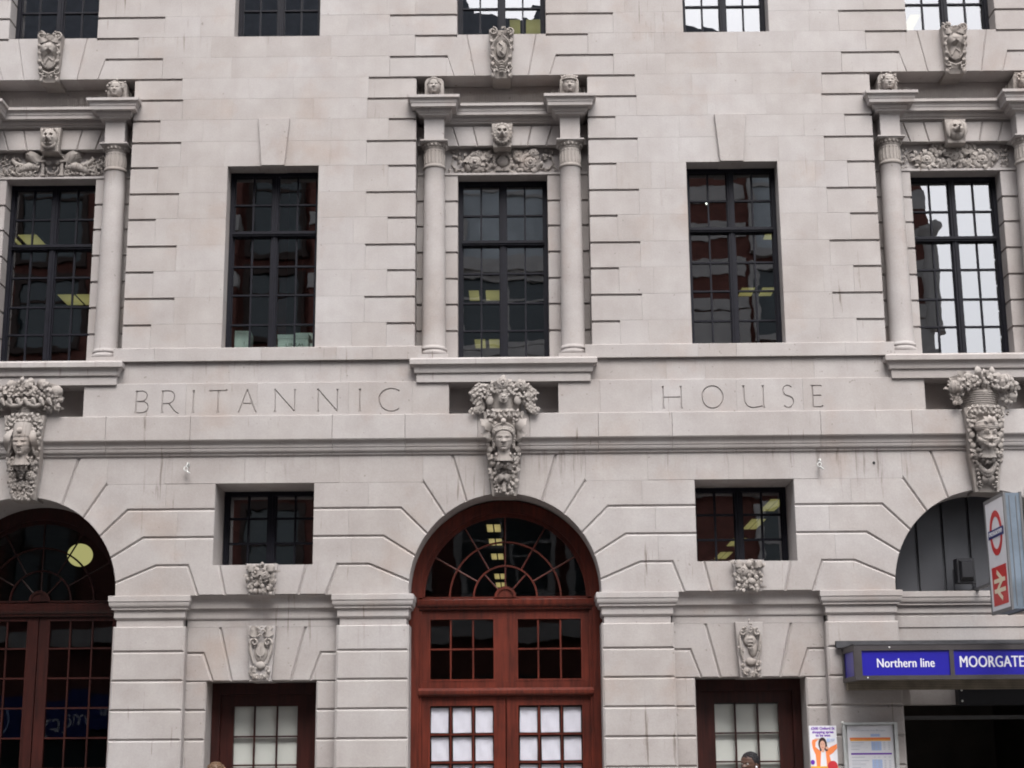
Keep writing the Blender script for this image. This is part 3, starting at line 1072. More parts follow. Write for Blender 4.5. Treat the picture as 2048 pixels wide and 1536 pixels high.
# ------------------------------------------------------------------ column bays
YC = 0.135
for xc in BAYS:
    # recess for the carved head, back and top
    mb = MB()
    mb.box(xc - RU - 0.02, xc + RU + 0.02, 0.285, 0.36, 5.48, 5.90)
    mb.build('recess_panel', STONE, B)
    mb = MB()
    prof = [(0.0, 5.868), (0.0, 5.972), (0.022, 5.976), (0.026, 5.992)] + curve(0.026, 5.996, 0.062, 6.062, 'cavetto', 5) + [(0.076, 6.068), (0.078, 6.122), (0.062, 6.140), (0.012, 6.146), (0.008, 6.158)]
    profbox(mb, xc - 1.012, xc + 1.012, -0.05, 0.58, prof)
    mb.build('bay_sill', STONE, B)
    # smooth wall of the niche beside the window
    zs = [6.158, 6.586, 6.913, 7.237, 7.569, 7.900, 8.220, 8.534]
    for sd in (-1, 1):
        for i in range(len(zs) - 1):
            a, b = sorted((xc + sd * 0.546, xc + sd * 1.06))
            mb = MB()
            c1 = 0.028
            stone(mb, rect(a, b, zs[i], zs[i + 1] - (c1 if i < 6 else 0)), 0.30, 0.58, [0.001, 0.003, 0.003, 0.003], 0.005)
            if i < 6:
                mb.box(a + (0.016 if sd > 0 else 0), b - (0.016 if sd < 0 else 0), 0.319, 0.575, zs[i + 1] - c1, zs[i + 1] - 0.0005)
            mb.build('niche_block', STONE, B)
    mb = MB()
    mb.box(xc - 1.06, xc + 1.06, 0.345, 0.60, 8.585, 8.92)
    profbox(mb, xc - 1.05, xc + 1.05, 0.305, 0.60, [(0.0, 8.535), (0.018, 8.542), (0.018, 8.565), (-0.03, 8.586)], False, False)
    mb.build('carved_panel_ground', STONE, B)
    mb = MB()
    mb.box(xc - 1.05, xc + 1.05, 0.342, 0.60, 9.15, 9.712)
    mb.build('niche_wall', STONE, B)
    # little flat arch under the entablature
    for sd in (-1, 1):
        for poly in ([(0.09, 8.894), (0.307, 8.894), (0.36, 9.146), (0.09, 9.146)],
                     [(0.307, 8.894), (0.536, 8.894), (0.612, 9.146), (0.36, 9.146)],
                     [(0.536, 8.894), (1.05, 8.894), (1.05, 9.146), (0.612, 9.146)]):
            mb = MB()
            stone(mb, [(xc + x, z) for x, z in poly], 0.232, 0.6, [0.006, 0.013, 0.001, 0.013], 0.02, xc if sd < 0 else None)
            mb.build('flat_arch_block', STONE, B)
    # entablature: returns over each column, set back between
    def ent(zb):
        return [(0.0, zb), (0.004, zb)] + curve(0.004, zb + 0.004, 0.045, zb + 0.028, 'cavetto', 4) + [(0.060, zb + 0.030), (0.062, zb + 0.048), (0.070, zb + 0.050)] + \
            curve(0.070, zb + 0.052, 0.098, zb + 0.100, 'ovolo', 4) + [(0.150, zb + 0.104), (0.153, zb + 0.148), (0.160, zb + 0.150)] + \
            curve(0.160, zb + 0.152, 0.188, zb + 0.200, 'cavetto', 4) + [(0.196, zb + 0.204), (0.196, zb + 0.238), (0.17, zb + 0.246)]
    mb = MB()
    profbox(mb, xc - 0.72, xc + 0.72, 0.262, 0.6, ent(9.150), False, False)
    mb.build('entablature', STONE, B)
    for sd in (-1, 1):
        cx = xc + sd * 0.8225
        mb = MB()
        profbox(mb, cx - 0.119, cx + 0.119, YC - 0.119, 0.34, ent(9.162))
        mb.build('cornice_block', STONE, B)
        mb = MB()
        profbox(mb, cx - 0.119, cx + 0.119, YC - 0.119, 0.34, [(0, 8.884), (0, 9.161)])
        mb.build('pier_block', STONE, B)
        col = MB()
        profs = [(0.150, 6.206), (0.163, 6.218), (0.168, 6.236), (0.163, 6.254), (0.150, 6.262), (0.146, 6.270), (0.148, 6.280), (0.156, 6.286), (0.158, 6.298), (0.154, 6.308), (0.145, 6.316), (0.1415, 6.335)]
        for i in range(1, 11):
            t = i / 10
            profs.append((0.1405 - 0.0175 * t ** 1.8, 6.335 + (8.545 - 6.335) * t))
        profs += [(0.125, 8.548)]
        lathe(col, cx, YC, profs, 32)
        co = col.build('column', STONE, B, smooth=0.7)
        mb = MB()
        mb.box(cx - 0.178, cx + 0.178, YC - 0.178, YC + 0.165, 6.157, 6.206)
        mb.build('column_base', STONE, co)
        mb = MB()
        lathe(mb, cx, YC, [(0.124, 8.547), (0.136, 8.552), (0.140, 8.566), (0.135, 8.58), (0.123, 8.585), (0.121, 8.60), (0.121, 8.785), (0.126, 8.792), (0.130, 8.802), (0.126, 8.808), (0.146, 8.835), (0.157, 8.856)], 32)
        for i in range(18):
            a = 2 * pi * i / 18
            ex, ey = cos(a), sin(a)
            tube(mb, [(cx + ex * 0.121, YC + ey * 0.121, 8.61), (cx + ex * 0.1225, YC + ey * 0.1225, 8.70), (cx + ex * 0.121, YC + ey * 0.121, 8.745)], [0.008, 0.011, 0.009], 6)
            ball(mb, (cx + ex * 0.120, YC + ey * 0.120, 8.762), 0.011, u=6, v=5)
            ball(mb, (cx + ex * 0.139, YC + ey * 0.139, 8.832), 0.017, 1, 1, 1.3, 6, 5)
        cap = mb.build('column_capital', CARVED, co, smooth=0.6)
        mb = MB()
        mb.box(cx - 0.150, cx + 0.150, YC - 0.150, YC + 0.15, 8.857, 8.868)
        mb.box(cx - 0.165, cx + 0.165, YC - 0.165, YC + 0.16, 8.8685, 8.883)
        mb.build('abacus', STONE, co)

# ------------------------------------------------------------------ rusticated arcade
VJ, VD = 0.021, 0.021            # V-joint half width and depth
ANG = [82.3, 66.5, 51.0, 35.5, 20.5, 5.0, -2.6]
def arc(a0, a1, n=4):
    return [(RA * cos(radians(a0 + (a1 - a0) * i / n)), ZA + RA * sin(radians(a0 + (a1 - a0) * i / n))) for i in range(n + 1)]
MZ = 0.567                       # half width of the mezzanine windows
DOORU = 0.62                     # half width of the side doors
ARCH_DEPTH = {-P: 0.95, 0.0: 0.62, P: 0.62}

def build_half(xc, sd, depth):
    outside = sd * xc > 1
    uj = HB - MZ
    ud = HB
    E_ = 0.004
    def S(poly, ch, name, yf=YL, yb=None, cd=VD):
        mb = MB()
        stone(mb, [(xc + x, z) for x, z in poly], yf, depth if yb is None else yb, ch, cd, xc if sd < 0 else None)
        mb.build(name, STONE, B)
    def arcs(a0, a1):
        return arc(a1, a0)       # from the lower angle up
    # the polygons run counter-clockwise; intrados runs from high angle down to low angle reversed
    def vous(k, tail, tch):
        pts = arc(ANG[k], ANG[k + 1])          # clockwise along the intrados, top to bottom
        poly = pts + tail
        n = len(pts)
        ch = [0.005] * (n - 1) + tch
        return poly, ch
    H = 0.0009
    # V0, V1 run up to the moulding
    S(*vous(0, [(0.606, 5.05), (0.20, 5.05)], [VJ, H, 0.004]), 'voussoir')
    S(*vous(1, [(0.935, 4.712), (0.935, 5.05), (0.606, 5.05)], [VJ, H, H, VJ]), 'voussoir')
    xm = 1.52 + 0.12 * random.random()
    S(*vous(2, [(1.19, 4.412), (xm, 4.412), (xm, 4.712), (0.935, 4.712)], [VJ, VJ, H, H, VJ]), 'voussoir')
    S(rect(xm, uj, 4.412, 4.712), [VJ, E_, H, H], 'rusticated_block', yb=0.70)
    xm = 1.72 + 0.1 * random.random()
    S(*vous(3, [(1.386, 4.090), (xm, 4.090), (xm, 4.412), (1.19, 4.412)], [VJ, VJ, H, VJ, VJ]), 'voussoir')
    S(rect(xm, uj, 4.090, 4.412), [VJ, E_, VJ, H], 'rusticated_block', yb=0.70)
    S(*vous(4, [(1.545, 3.770), (1.75, 3.770), (1.75, 4.090), (1.386, 4.090)], [VJ, VJ, H, VJ, VJ]), 'voussoir')
    w1, w1b, w2, w2b, w3, w3b = ud - 0.8525, ud - 0.7275, ud - 0.4955, ud - 0.4175, ud - 0.172, ud - 0.135
    S([(1.75, 3.770), (w1, 3.770), (w1b, 3.430), (w2b, 3.430), (w2, 3.775), (uj, 3.775), (uj, 4.090), (1.75, 4.090)],
      [VJ, VJ, 0.012, VJ, 0.003, E_, VJ, H], 'rusticated_block', yb=0.70)
    S([(w2, 3.775), (w2b, 3.430), (w3b + 0.03, 3.430), (w3 + 0.03, 3.775)], [VJ, 0.012, 0.002, 0.004], 'flat_arch_block', yb=0.70)
    # lowest stone, sitting on the impost
    pts = arc(ANG[5], ANG[6])
    S(pts + [(w1b, 3.4305), (w1, 3.770), (1.545, 3.770)], [0.005] * (len(pts) - 1) + [H, VJ, VJ, VJ], 'voussoir')
    # course over the mezzanine window
    js = [0.935, 1.55 + 0.2 * random.random(), ud - 0.25 + 0.1 * random.random(), ud] if sd > 0 else [0.935, 1.9, ud]
    for a, b in zip(js[:-1], js[1:]):
        S(rect(a, b, 4.712, 5.05), [H if b < uj else 0.004, H, H, H], 'rusticated_block', yb=0.70)
    # pilaster
    mb = MB()
    x0, x1 = (xc + 1.118, xc + 1.872) if sd > 0 else (xc - 1.872, xc - 1.118)
    prof = [(0.0, 3.085), (0.0, 3.160), (0.012, 3.166), (0.026, 3.186), (0.026, 3.262), (0.034, 3.270)] + [(0.054, 3.276), (0.054, 3.298)] + curve(0.058, 3.300, 0.080, 3.362, 'ovolo', 5) + [(0.088, 3.366), (0.088, 3.424), (0.074, 3.429)]
    profbox(mb, x0, x1, YL + 0.035, depth - 0.02, prof)
    mb.build('impost', STONE, B)
    ZP = [0.0, 0.30, 0.53, 0.855, 1.180, 1.505, 1.831, 2.156, 2.480, 2.802, 3.086]
    for i in range(len(ZP) - 1):
        z0, z1 = ZP[i], ZP[i + 1]
        g_ = 0.02 if i > 0 else 0.0
        S(rect(1.085, 1.905, z0, z1), [VJ if i else 0.002, 0.028, VJ if i < 9 else 0.012, 0.024], 'pilaster_block')
    # wall beside and above the door
    S([(ud - 0.853, 2.478), (ud - 0.553, 2.478), (ud - 0.668, 2.790), (ud - 0.853, 2.790)][::1], [0.012, VJ, VJ, 0.002], 'rusticated_block', YS, 0.75)
    S([(ud - 0.853, 2.790), (ud - 0.668, 2.790), (ud - 0.553, 2.478), (ud - 0.338, 2.478), (ud - 0.488, 3.085), (ud - 0.853, 3.085)],
      [VJ, VJ, 0.012, VJ, 0.003, 0.002], 'flat_arch_block', YS, 0.75)
    S([(ud - 0.488, 3.085), (ud - 0.338, 2.478), (ud - 0.09, 2.478), (ud - 0.09, 3.085)], [VJ, 0.012, 0.001, 0.003], 'flat_arch_block', YS, 0.75)
    for i in range(8):
        z0, z1 = ZP[i], ZP[i + 1] - (0.0 if i < 7 else 0.0)
        S(rect(ud - 0.853, ud - DOORU, z0, z1), [VJ if i else 0.002, 0.02, VJ, 0.002], 'rusticated_block', YS, 0.75)
    mb = MB()
    a, b = sorted((xc + sd * (ud - 0.86), xc + sd * ud))
    prof = [(0.0, 3.084), (0.0, 3.166), (0.014, 3.172), (0.02, 3.186)] + curve(0.02, 3.188, 0.052, 3.286, 'cavetto', 5) + [(0.066, 3.292), (0.068, 3.306)] + curve(0.07, 3.308, 0.135, 3.418, 'cavetto', 6) + [(0.148, 3.428)]
    profbox(mb, a, b, YS, 0.75, prof, False, False)
    mb.build('entablature', STONE, B)

for xc in BAYS:
    for sd in (-1, 1):
        if sd * xc > 1:
            # half arch running out of the picture, with a plain pier
            build_half(xc, sd, ARCH_DEPTH[xc])
        else:
            build_half(xc, sd, ARCH_DEPTH[xc])
    # plain wedge behind the carved keystone
    pts = arc(97.7, 82.3, 3)
    mb = MB()
    stone(mb, [(xc + x, z) for x, z in pts + [(0.20, 5.05), (-0.20, 5.05)]], YL, ARCH_DEPTH[xc], [0.003] * 6, 0.01)
    mb.build('voussoir', STONE, B)
# carved wedge stones closing the flat arches (grounds for the carvings)
for sc in (-HB, HB):
    mb = MB()
    stone(mb, [(sc - 0.145, 3.424), (sc + 0.145, 3.424), (sc + 0.180, 3.781), (sc - 0.180, 3.781)], 0.02, 0.70, 0.004, 0.006)
    mb.build('keystone_block', STONE, B)
    mb = MB()
    stone(mb, [(sc - 0.122, 2.470), (sc + 0.122, 2.470), (sc + 0.158, 3.090), (sc - 0.158, 3.090)], 0.13, 0.75, 0.004, 0.006)
    mb.build('keystone_block', STONE, B)
# blank wall ends beyond the picture
for sg in (-1, 1):
    a, b = sorted((sg * (P + HB + 0.02), sg * XEND))
    part('end_wall', STONE, (a, b, 0.05, 0.9, 0.0, 5.05))
    a, b = sorted((sg * (P + HB - 0.6), sg * XEND))
    part('end_wall', STONE, (a, b, 0.30, 0.9, 0.0, 4.72))
# closers between the facing stones and the rooms
for sc in (-HB, HB):
    part('wall_core', MORTAR, (sc - 0.85, sc - 0.60, 0.76, 0.95, 0.0, 4.9), (sc + 0.60, sc + 0.85, 0.76, 0.95, 0.0, 4.9), (sc - 0.60, sc + 0.60, 0.72, 0.95, 2.5, 3.76))
    part('wall_core', MORTAR, (sc - 0.6, sc + 0.6, 0.72, 0.95, 4.72, 4.96))

# ------------------------------------------------------------------ windows
def bars_box(mb, x0, x1, z0, z1, y, d=0.03):
    mb.box(x0, x1, y - d / 2, y + d / 2, z0, z1)

def pane_mesh(w, h, mat, name='pane'):
    mb = MB()
    nx = 2
    mb.box(-w / 2, w / 2, -0.002, 0.002, -h / 2, h / 2)
    return mb.mesh(name, mat)

rp = random.Random(5)
def panes(parent, xs, zs, y, mat=None, tilt=0.0009):
    """one object per pane between the bar centre lines xs and zs"""
    cache = {}
    for i in range(len(xs) - 1):
        for j in range(len(zs) - 1):
            (a, b), (c, d) = (xs[i][1], xs[i + 1][0]), (zs[j][1], zs[j + 1][0])
            key = (round(b - a, 3), round(d - c, 3))
            if key not in cache:
                cache[key] = pane_mesh(b - a + 0.004, d - c + 0.004, mat or GLASS)
            link('pane', cache[key], parent, ((a + b) / 2, y, (c + d) / 2), (rp.gauss(0, tilt), 0, rp.gauss(0, tilt)))

def metal_window(xc, y, hw, z0, z1, rows, transom=None, fw=0.046, mw=0.070, bw=0.020):
    mb = MB()
    for a, b, c, d in ((-hw, -hw + fw, z0, z1), (hw - fw, hw, z0, z1)):
        bars_box(mb, xc + a, xc + b, c, d, y, 0.07)
    bars_box(mb, xc - hw + fw, xc + hw - fw, z1 - fw, z1, y, 0.07)
    bars_box(mb, xc - hw + fw, xc + hw - fw, z0, z0 + fw * 0.8, y, 0.07)
    tz = []
    if transom:
        bars_box(mb, xc - hw + fw, xc + hw - fw, transom - 0.030, transom + 0.028, y - 0.012, 0.09)
        bars_box(mb, xc - hw + fw, xc + hw - fw, transom - 0.010, transom + 0.008, y - 0.035, 0.07)
    zs_ = [z0 + fw * 0.8] + ([transom - 0.03, transom + 0.028] if transom else []) + [z1 - fw]
    for k in range(0, len(zs_), 2):
        bars_box(mb, xc - mw / 2, xc + mw / 2, zs_[k], zs_[k + 1], y, 0.066)
        bars_box(mb, xc - 0.008, xc + 0.008, zs_[k], zs_[k + 1], y - 0.03, 0.03)
        for sd in (-1, 1):      # inner sash lips
            a, b = sorted((xc + sd * (mw / 2), xc + sd * (mw / 2 + 0.014)))
            bars_box(mb, a, b, zs_[k], zs_[k + 1], y + 0.01, 0.03)
            a, b = sorted((xc + sd * (hw - fw), xc + sd * (hw - fw - 0.014)))
            bars_box(mb, a, b, zs_[k], zs_[k + 1], y + 0.01, 0.03)
    w = mb.build('window', IRON, B)
    gb = MB()
    xin = hw - fw - 0.014
    xm = mw / 2 + 0.014
    xb = (xin + xm) / 2
    for sd in (-1, 1):
        for k in range(0, len(zs_), 2):
            bars_box(gb, xc + sd * xb - bw / 2, xc + sd * xb + bw / 2, zs_[k], zs_[k + 1], y + 0.008, 0.03)
        for r in rows:
            a, b = sorted((xc + sd * xm, xc + sd * xin))
            bars_box(gb, a, b, r - bw / 2, r + bw / 2, y + 0.0065, 0.034)
    gb.build('glazing_grid', IRON, w)
    zl = [(z0, z0 + fw * 0.8)]
    for r in sorted(rows + ([transom] if transom else [])):
        zl.append((r - 0.03, r + 0.028) if r == transom else (r - bw / 2, r + bw / 2))
    zl.append((z1 - fw, z1))
    for sd in (-1, 1):
        xs = [(xm - 0.01, xm), (xb - bw / 2, xb + bw / 2), (xin, xin + 0.01)]
        xs = [(xc + a, xc + b) for a, b in xs] if sd > 0 else [(xc - b, xc - a) for a, b in xs][::-1]
        panes(w, xs, zl, y + 0.016)
    return w

for xc in BAYS:
    metal_window(xc, 0.54, 0.547, 6.165, 8.533, [6.634, 6.980, 7.354, 8.098], 7.737)
    metal_window(xc, 0.27, 0.543, 10.27, 12.2, [10.732, 11.08, 11.78], 11.43)
for sc in (-HB, HB):
    metal_window(sc, 0.27, WIN_U - 0.001, 6.312, 8.570, [6.660, 7.027, 7.384, 8.165], 7.789)
    metal_window(sc, 0.27, TOP_U - 0.002, 10.266, 12.2, [10.732, 11.08, 11.78], 11.43)
    metal_window(sc, 0.655, MZ - 0.006, 3.786, 4.708, [4.094, 4.389], None, 0.05, 0.085, 0.024)

# ------------------------------------------------------------------ timber doors
def annulus(mb, cx, cz, r0, r1, y0, y1, a0=0, a1=180, n=40):
    vs_, fs = [], []
    for i in range(n + 1):
        a = radians(a0 + (a1 - a0) * i / n)
        for r, y in ((r1, y0), (r0, y0), (r0, y1), (r1, y1)):
            vs_.append((cx + r * cos(a), y, cz + r * sin(a)))
    for i in range(n):
        for k in range(4):
            l = (k + 1) % 4
            fs.append((4 * i + k, 4 * i + 4 + k, 4 * i + 4 + l, 4 * i + l))
    fs.append((0, 1, 2, 3))
    fs.append((4 * n + 3, 4 * n + 2, 4 * n + 1, 4 * n))
    mb.add(vs_, fs)

def sector_pane(parent, cx, cz, r0, r1, a0, a1, y, mat):
    n = 6
    am = radians((a0 + a1) / 2)
    rm = (r0 + r1) / 2
    ox, oz = cx + rm * cos(am), cz + rm * sin(am)
    mb = MB()
    vs_, fs = [], []
    for i in range(n + 1):
        a = radians(a0 + (a1 - a0) * i / n)
        for r in (r0, r1):
            vs_.append((cx + r * cos(a) - ox, 0.0, cz + r * sin(a) - oz))
    for i in range(n):
        fs.append((2 * i, 2 * i + 1, 2 * i + 3, 2 * i + 2))
    mb.add(vs_, fs)
    o = mb.build('pane', mat, parent, loc=(ox, y, oz))
    o.rotation_euler = (rp.gauss(0, 0.003), 0, rp.gauss(0, 0.003))

def fanlight(xc, y, zc, R, r2, r1, rb, mat, barmat):
    fb = MB()
    annulus(fb, xc, zc, R - 0.02, R + 0.004, y - 0.03, y + 0.03)
    annulus(fb, xc, zc, r2 - 0.010, r2 + 0.010, y - 0.018, y + 0.018)
    annulus(fb, xc, zc, r1 - 0.010, r1 + 0.010, y - 0.018, y + 0.018)
    fb.box(xc - R, xc + R, y - 0.03, y + 0.03, zc - 0.012, zc + 0.01)
    def spoke(a, ra, rc):
        a = radians(a)
        tube(fb, [(xc + ra * cos(a), y, zc + ra * sin(a)), (xc + rc * cos(a), y, zc + rc * sin(a))], 0.0105, 6)
    for a in (30, 60, 90, 120, 150):
        spoke(a, r1, R)
    for a in (48, 90, 132):
        spoke(a, rb, r1)
    f = fb.build('fanlight', barmat, B)
    bb = MB()
    annulus(bb, xc, zc, 0.0, rb, y - 0.045, y + 0.02, n=20)
    annulus(bb, xc, zc, rb - 0.02, rb + 0.012, y - 0.06, y - 0.0451, n=20)
    bb.build('boss', barmat, f)
    for ra, rc, angs in ((rb, r1, (0, 48, 90, 132, 180)), (r1, r2, (0, 30, 60, 90, 120, 150, 180)), (r2, R - 0.01, (0, 30, 60, 90, 120, 150, 180))):
        for i in range(len(angs) - 1):
            sector_pane(f, xc, zc, ra, rc, angs[i], angs[i + 1], y + 0.006, mat)
    return f

def sash(name, parent, x0, x1, z0, z1, cols, zrows, y, wood, st=0.0, bw=0.019, mat=None, paper=None):
    """glazed light: bead frame, bars and a pane in every opening"""
    mb = MB()
    bd = 0.024
    for a, b, c, d in ((x0, x0 + bd, z0, z1), (x1 - bd, x1, z0, z1), (x0 + bd, x1 - bd, z0, z0 + bd), (x0 + bd, x1 - bd, z1 - bd, z1)):
        bars_box(mb, a, b, c, d, y, 0.05)
    gx = [x0 + (x1 - x0) * i / cols for i in range(1, cols)]
    for x in gx:
        bars_box(mb, x - bw / 2, x + bw / 2, z0 + bd, z1 - bd, y + 0.004, 0.034)
    for z in zrows:
        bars_box(mb, x0 + bd, x1 - bd, z - bw / 2, z + bw / 2, y + 0.002, 0.036)
    w = mb.build(name, wood, parent)
    xs = [(x0, x0 + bd)] + [(x - bw / 2, x + bw / 2) for x in gx] + [(x1 - bd, x1)]
    zs = [(z0, z0 + bd)] + [(z - bw / 2, z + bw / 2) for z in sorted(zrows)] + [(z1 - bd, z1)]
    panes(w, xs, zs, y + 0.012, mat or GLASSDOOR, 0.002)
    return w, xs, zs

papers = []
def arch_door(xc, y, wood, zc, R, RO_, upper, tb, lb, rows, base, ca=0.117, cb=0.892, gap=True, dark=False):
    # outer frame
    fr = MB()
    annulus(fr, xc, zc, R + 0.03, RO_, y - 0.03, y + 0.09)
    annulus(fr, xc, zc, R, R + 0.0301, y, y + 0.08)
    for sd in (-1, 1):
        a, b = sorted((xc + sd * (R + 0.045), xc + sd * RO_))
        fr.box(a, b, y - 0.03, y + 0.09, 0.0, zc - 0.001)
        a, b = sorted((xc + sd * (R + 0.01), xc + sd * (R + 0.0451)))
        fr.box(a, b, y, y + 0.08, 0.0, tb[0] - 0.001)
    fr.build('door_frame', wood, B)
    bm_ = MB()
    profbox(bm_, xc - R - 0.06, xc + R + 0.06, y - 0.012, y + 0.09, [(0.0, tb[0]), (0.012, tb[0] + 0.012), (0.014, tb[0] + 0.03)] + curve(0.014, tb[0] + 0.03, 0.05, tb[1] - 0.03, 'ovolo', 5) + [(0.052, tb[1] - 0.012), (0.03, tb[1])], False, False)
    bm_.build('transom_beam', wood, B)
    fanlight(xc, y + 0.03, zc, R, R * 0.675, R * 0.385, 0.115, GLASSDOOR, wood)
    if upper:
        mb = MB()
        z0, z1 = upper
        # rails and stiles round the two upper lights
        mb.box(xc - R - 0.01, xc + R + 0.01, y + 0.02, y + 0.08, z1, tb[0] - 0.0005)
        mb.box(xc - R - 0.01, xc + R + 0.01, y + 0.02, y + 0.08, lb[1], z0)
        for a, b in ((-R - 0.01, -cb), (-ca, ca), (cb, R + 0.01)):
            mb.box(xc + a, xc + b, y + 0.0205, y + 0.08, z0 + 0.0005, z1 - 0.0005)
        up_ = mb.build('transom_light_frame', wood, B)
        for sd in (-1, 1):
            a, b = sorted((xc + sd * ca, xc + sd * cb))
            sash('sash', up_, a, b, z0, z1, 3, [(z0 + z1) / 2 + 0.0], y + 0.04, wood)
        bm_ = MB()
        profbox(bm_, xc - R - 0.05, xc + R + 0.05, y, y + 0.09, [(0.0, lb[0]), (0.02, lb[0] + 0.006)] + curve(0.02, lb[0] + 0.01, 0.046, lb[0] + 0.04, 'ovolo', 4) + [(0.046, lb[1] - 0.03), (0.015, lb[1] - 0.008), (0.0, lb[1])], False, False)
        bm_.build('transom_beam', wood, B)
        ztop = lb[0]
    else:
        ztop = tb[0]
    for sd in (-1, 1):
        mb = MB()
        a, b = sorted((xc + sd * 0.006, xc + sd * (R + 0.008)))
        i, j = sorted((xc + sd * ca, xc + sd * cb))
        zt, zb = rows[0], rows[-1]
        mb.box(a, b, y + 0.02, y + 0.075, zt, ztop - 0.002)
        mb.box(a, b, y + 0.02, y + 0.075, 0.02, zb)
        mb.box(a, i, y + 0.0203, y + 0.075, zb + 0.0005, zt - 0.0005)
        mb.box(j, b, y + 0.0203, y + 0.075, zb + 0.0005, zt - 0.0005)
        leaf_ = mb.build('door', wood, B)
        w, xs, zs = sash('sash', leaf_, i, j, zb, zt, 3, rows[1:-1], y + 0.04, wood)
        pm = MB()
        profbox(pm, i, j, y + 0.02, y + 0.05, [(-0.0, 0.22), (0.014, 0.235), (0.014, 0.85), (0.0, 0.865)])
        pm.build('panel', wood, leaf_)
        hd = MB()
        tube(hd, [(xc + sd * 0.06, y + 0.02, 1.0), (xc + sd * 0.06, y - 0.04, 1.02), (xc + sd * 0.06, y - 0.04, 1.2), (xc + sd * 0.06, y + 0.02, 1.22)], 0.01, 8)
        hd.build('handle', STEEL, leaf_)
        papers.append((xc, sd, xs, zs, y))

arch_door(0.0, 0.50, WOOD, 3.425, 0.955, 1.125, (2.472, 3.20), (3.285, 3.405), (2.300, 2.395), [2.221, 1.877, 1.567, 1.257, 0.95], 0)
door_papers = papers[:]
papers.clear()
arch_door(-P, 0.86, WOOD2, 3.455, 0.94, 1.125, None, (3.275, 3.43), None, [3.25, 2.905, 2.560, 2.217, 1.875, 1.53, 1.19, 0.85], 0, 0.11, 0.90)

# side doors with cream blinds
for sc in (-HB, HB):
    y = 0.62
    fr = MB()
    h = DOORU + 0.002
    fr.box(sc - h, sc - 0.52, y - 0.04, y + 0.08, 0.0, 2.474)
    fr.box(sc + 0.52, sc + h, y - 0.04, y + 0.08, 0.0, 2.474)
    fr.box(sc - 0.52, sc + 0.52, y - 0.04, y + 0.08, 2.345, 2.474)
    fr.build('door_frame', WOOD2, B)
    mb = MB()
    gx0, gx1, gz1, gz0 = sc - 0.392, sc + 0.385, 2.235, 0.95
    mb.box(sc - 0.518, gx0, y, y + 0.06, 0.02, 2.343)
    mb.box(gx1, sc + 0.518, y, y + 0.06, 0.02, 2.343)
    mb.box(gx0 + 0.0002, gx1 - 0.0002, y + 0.0003, y + 0.06, gz1, 2.343)
    mb.box(gx0 + 0.0002, gx1 - 0.0002, y + 0.0003, y + 0.06, 0.02, gz0)
    d = mb.build('door', WOOD2, B)
    sash('sash', d, gx0, gx1, gz0, gz1, 3, [1.872, 1.553, 1.235], y + 0.025, WOOD2)
    bl = MB()
    bl.box(gx0, gx1, y + 0.07, y + 0.078, gz0 - 0.02, 2.20 if sc > 0 else 2.26)
    bl.build('blind', BLIND, d)
    hd = MB()
    tube(hd, [(sc + 0.45, y, 1.0), (sc + 0.45, y - 0.05, 1.0), (sc + 0.40, y - 0.05, 1.0)], 0.01, 8)
    hd.build('handle', STEEL, d)

# ------------------------------------------------------------------ station arch: cladding, infill, entrance
xs_ = P
mb = MB()
pts = [(xs_ + (RA + 0.03) * cos(radians(a)), 0.60, ZA + (RA + 0.03) * sin(radians(a))) for a in range(-4, 185, 6)]
mb.add(pts, [tuple(range(len(pts)))])
mb.add([(p[0], 0.63, p[2]) for p in pts], [tuple(range(len(pts) - 1, -1, -1))])
mb.build('lunette_backing', CLAD, B)
x = xs_ - 1.02 + 0.03
for i, xx in enumerate([4.53, 4.812, 5.12, 5.43, 5.74, 6.05, 6.36]):
    nx = [4.53, 4.812, 5.12, 5.43, 5.74, 6.05, 6.36, 6.6][i + 1]
    m = MB()
    zt = lambda q: ZA + sqrt(max(0.0, (RA + 0.01) ** 2 - (q - xs_) ** 2))
    n = 6
    qa = [xx + 0.016 + (nx - xx - 0.032) * k / n for k in range(n + 1)]
    poly = [(qa[0], 3.43), (qa[-1], 3.43)] + [(q, max(3.44, zt(q))) for q in qa[::-1]]
    stone(m, poly, 0.565, 0.598, 0.003, 0.004)
    m.build('cladding_panel', CLAD, B)
m = MB()
prof = [(0.0, 2.86), (0.0, 3.02), (0.012, 3.03), (0.012, 3.15), (0.0, 3.156), (0.0, 3.168), (0.02, 3.19), (0.02, 3.262), (0.034, 3.270), (0.054, 3.276), (0.054, 3.298)] + curve(0.058, 3.300, 0.080, 3.362, 'ovolo', 5) + [(0.088, 3.366), (0.088, 3.424), (0.074, 3.429)]
profbox(m, xs_ - RA + 0.004, xs_ + RA - 0.004, 0.29, 0.62, prof, False, False)
m.build('infill_entablature', STONE, B)
m = MB()
stone(m, rect(xs_ - RA + 0.006, xs_ - 0.43, 2.165, 2.858), 0.34, 0.62, 0.003, 0.01)
m.build('infill_block', STONE, B)
m = MB()
stone(m, rect(xs_ - RA + 0.006, 4.52, 2.165, 2.40), 0.10, 0.335, 0.003, 0.01)
m.build('corbel_block', STONE, B)
m = MB()
m.box(xs_ - 0.428, xs_ + RA - 0.006, 0.22, 0.62, 2.155, 2.858)
sb = m.build('shutter_box', BLACK, B)
for zz in (2.20, 2.32):
    r_ = MB()
    ball(r_, (xs_ - 0.39, 0.217, zz), 0.014, 1, 0.6, 1, 8, 6)
    r_.build('bolt', STEEL, sb)
m = MB()
m.box(xs_ - RA + 0.02, xs_ + RA - 0.02, 1.30, 1.36, 2.02, 2.065)
m.build('entrance_rail', GREYMETAL, B)
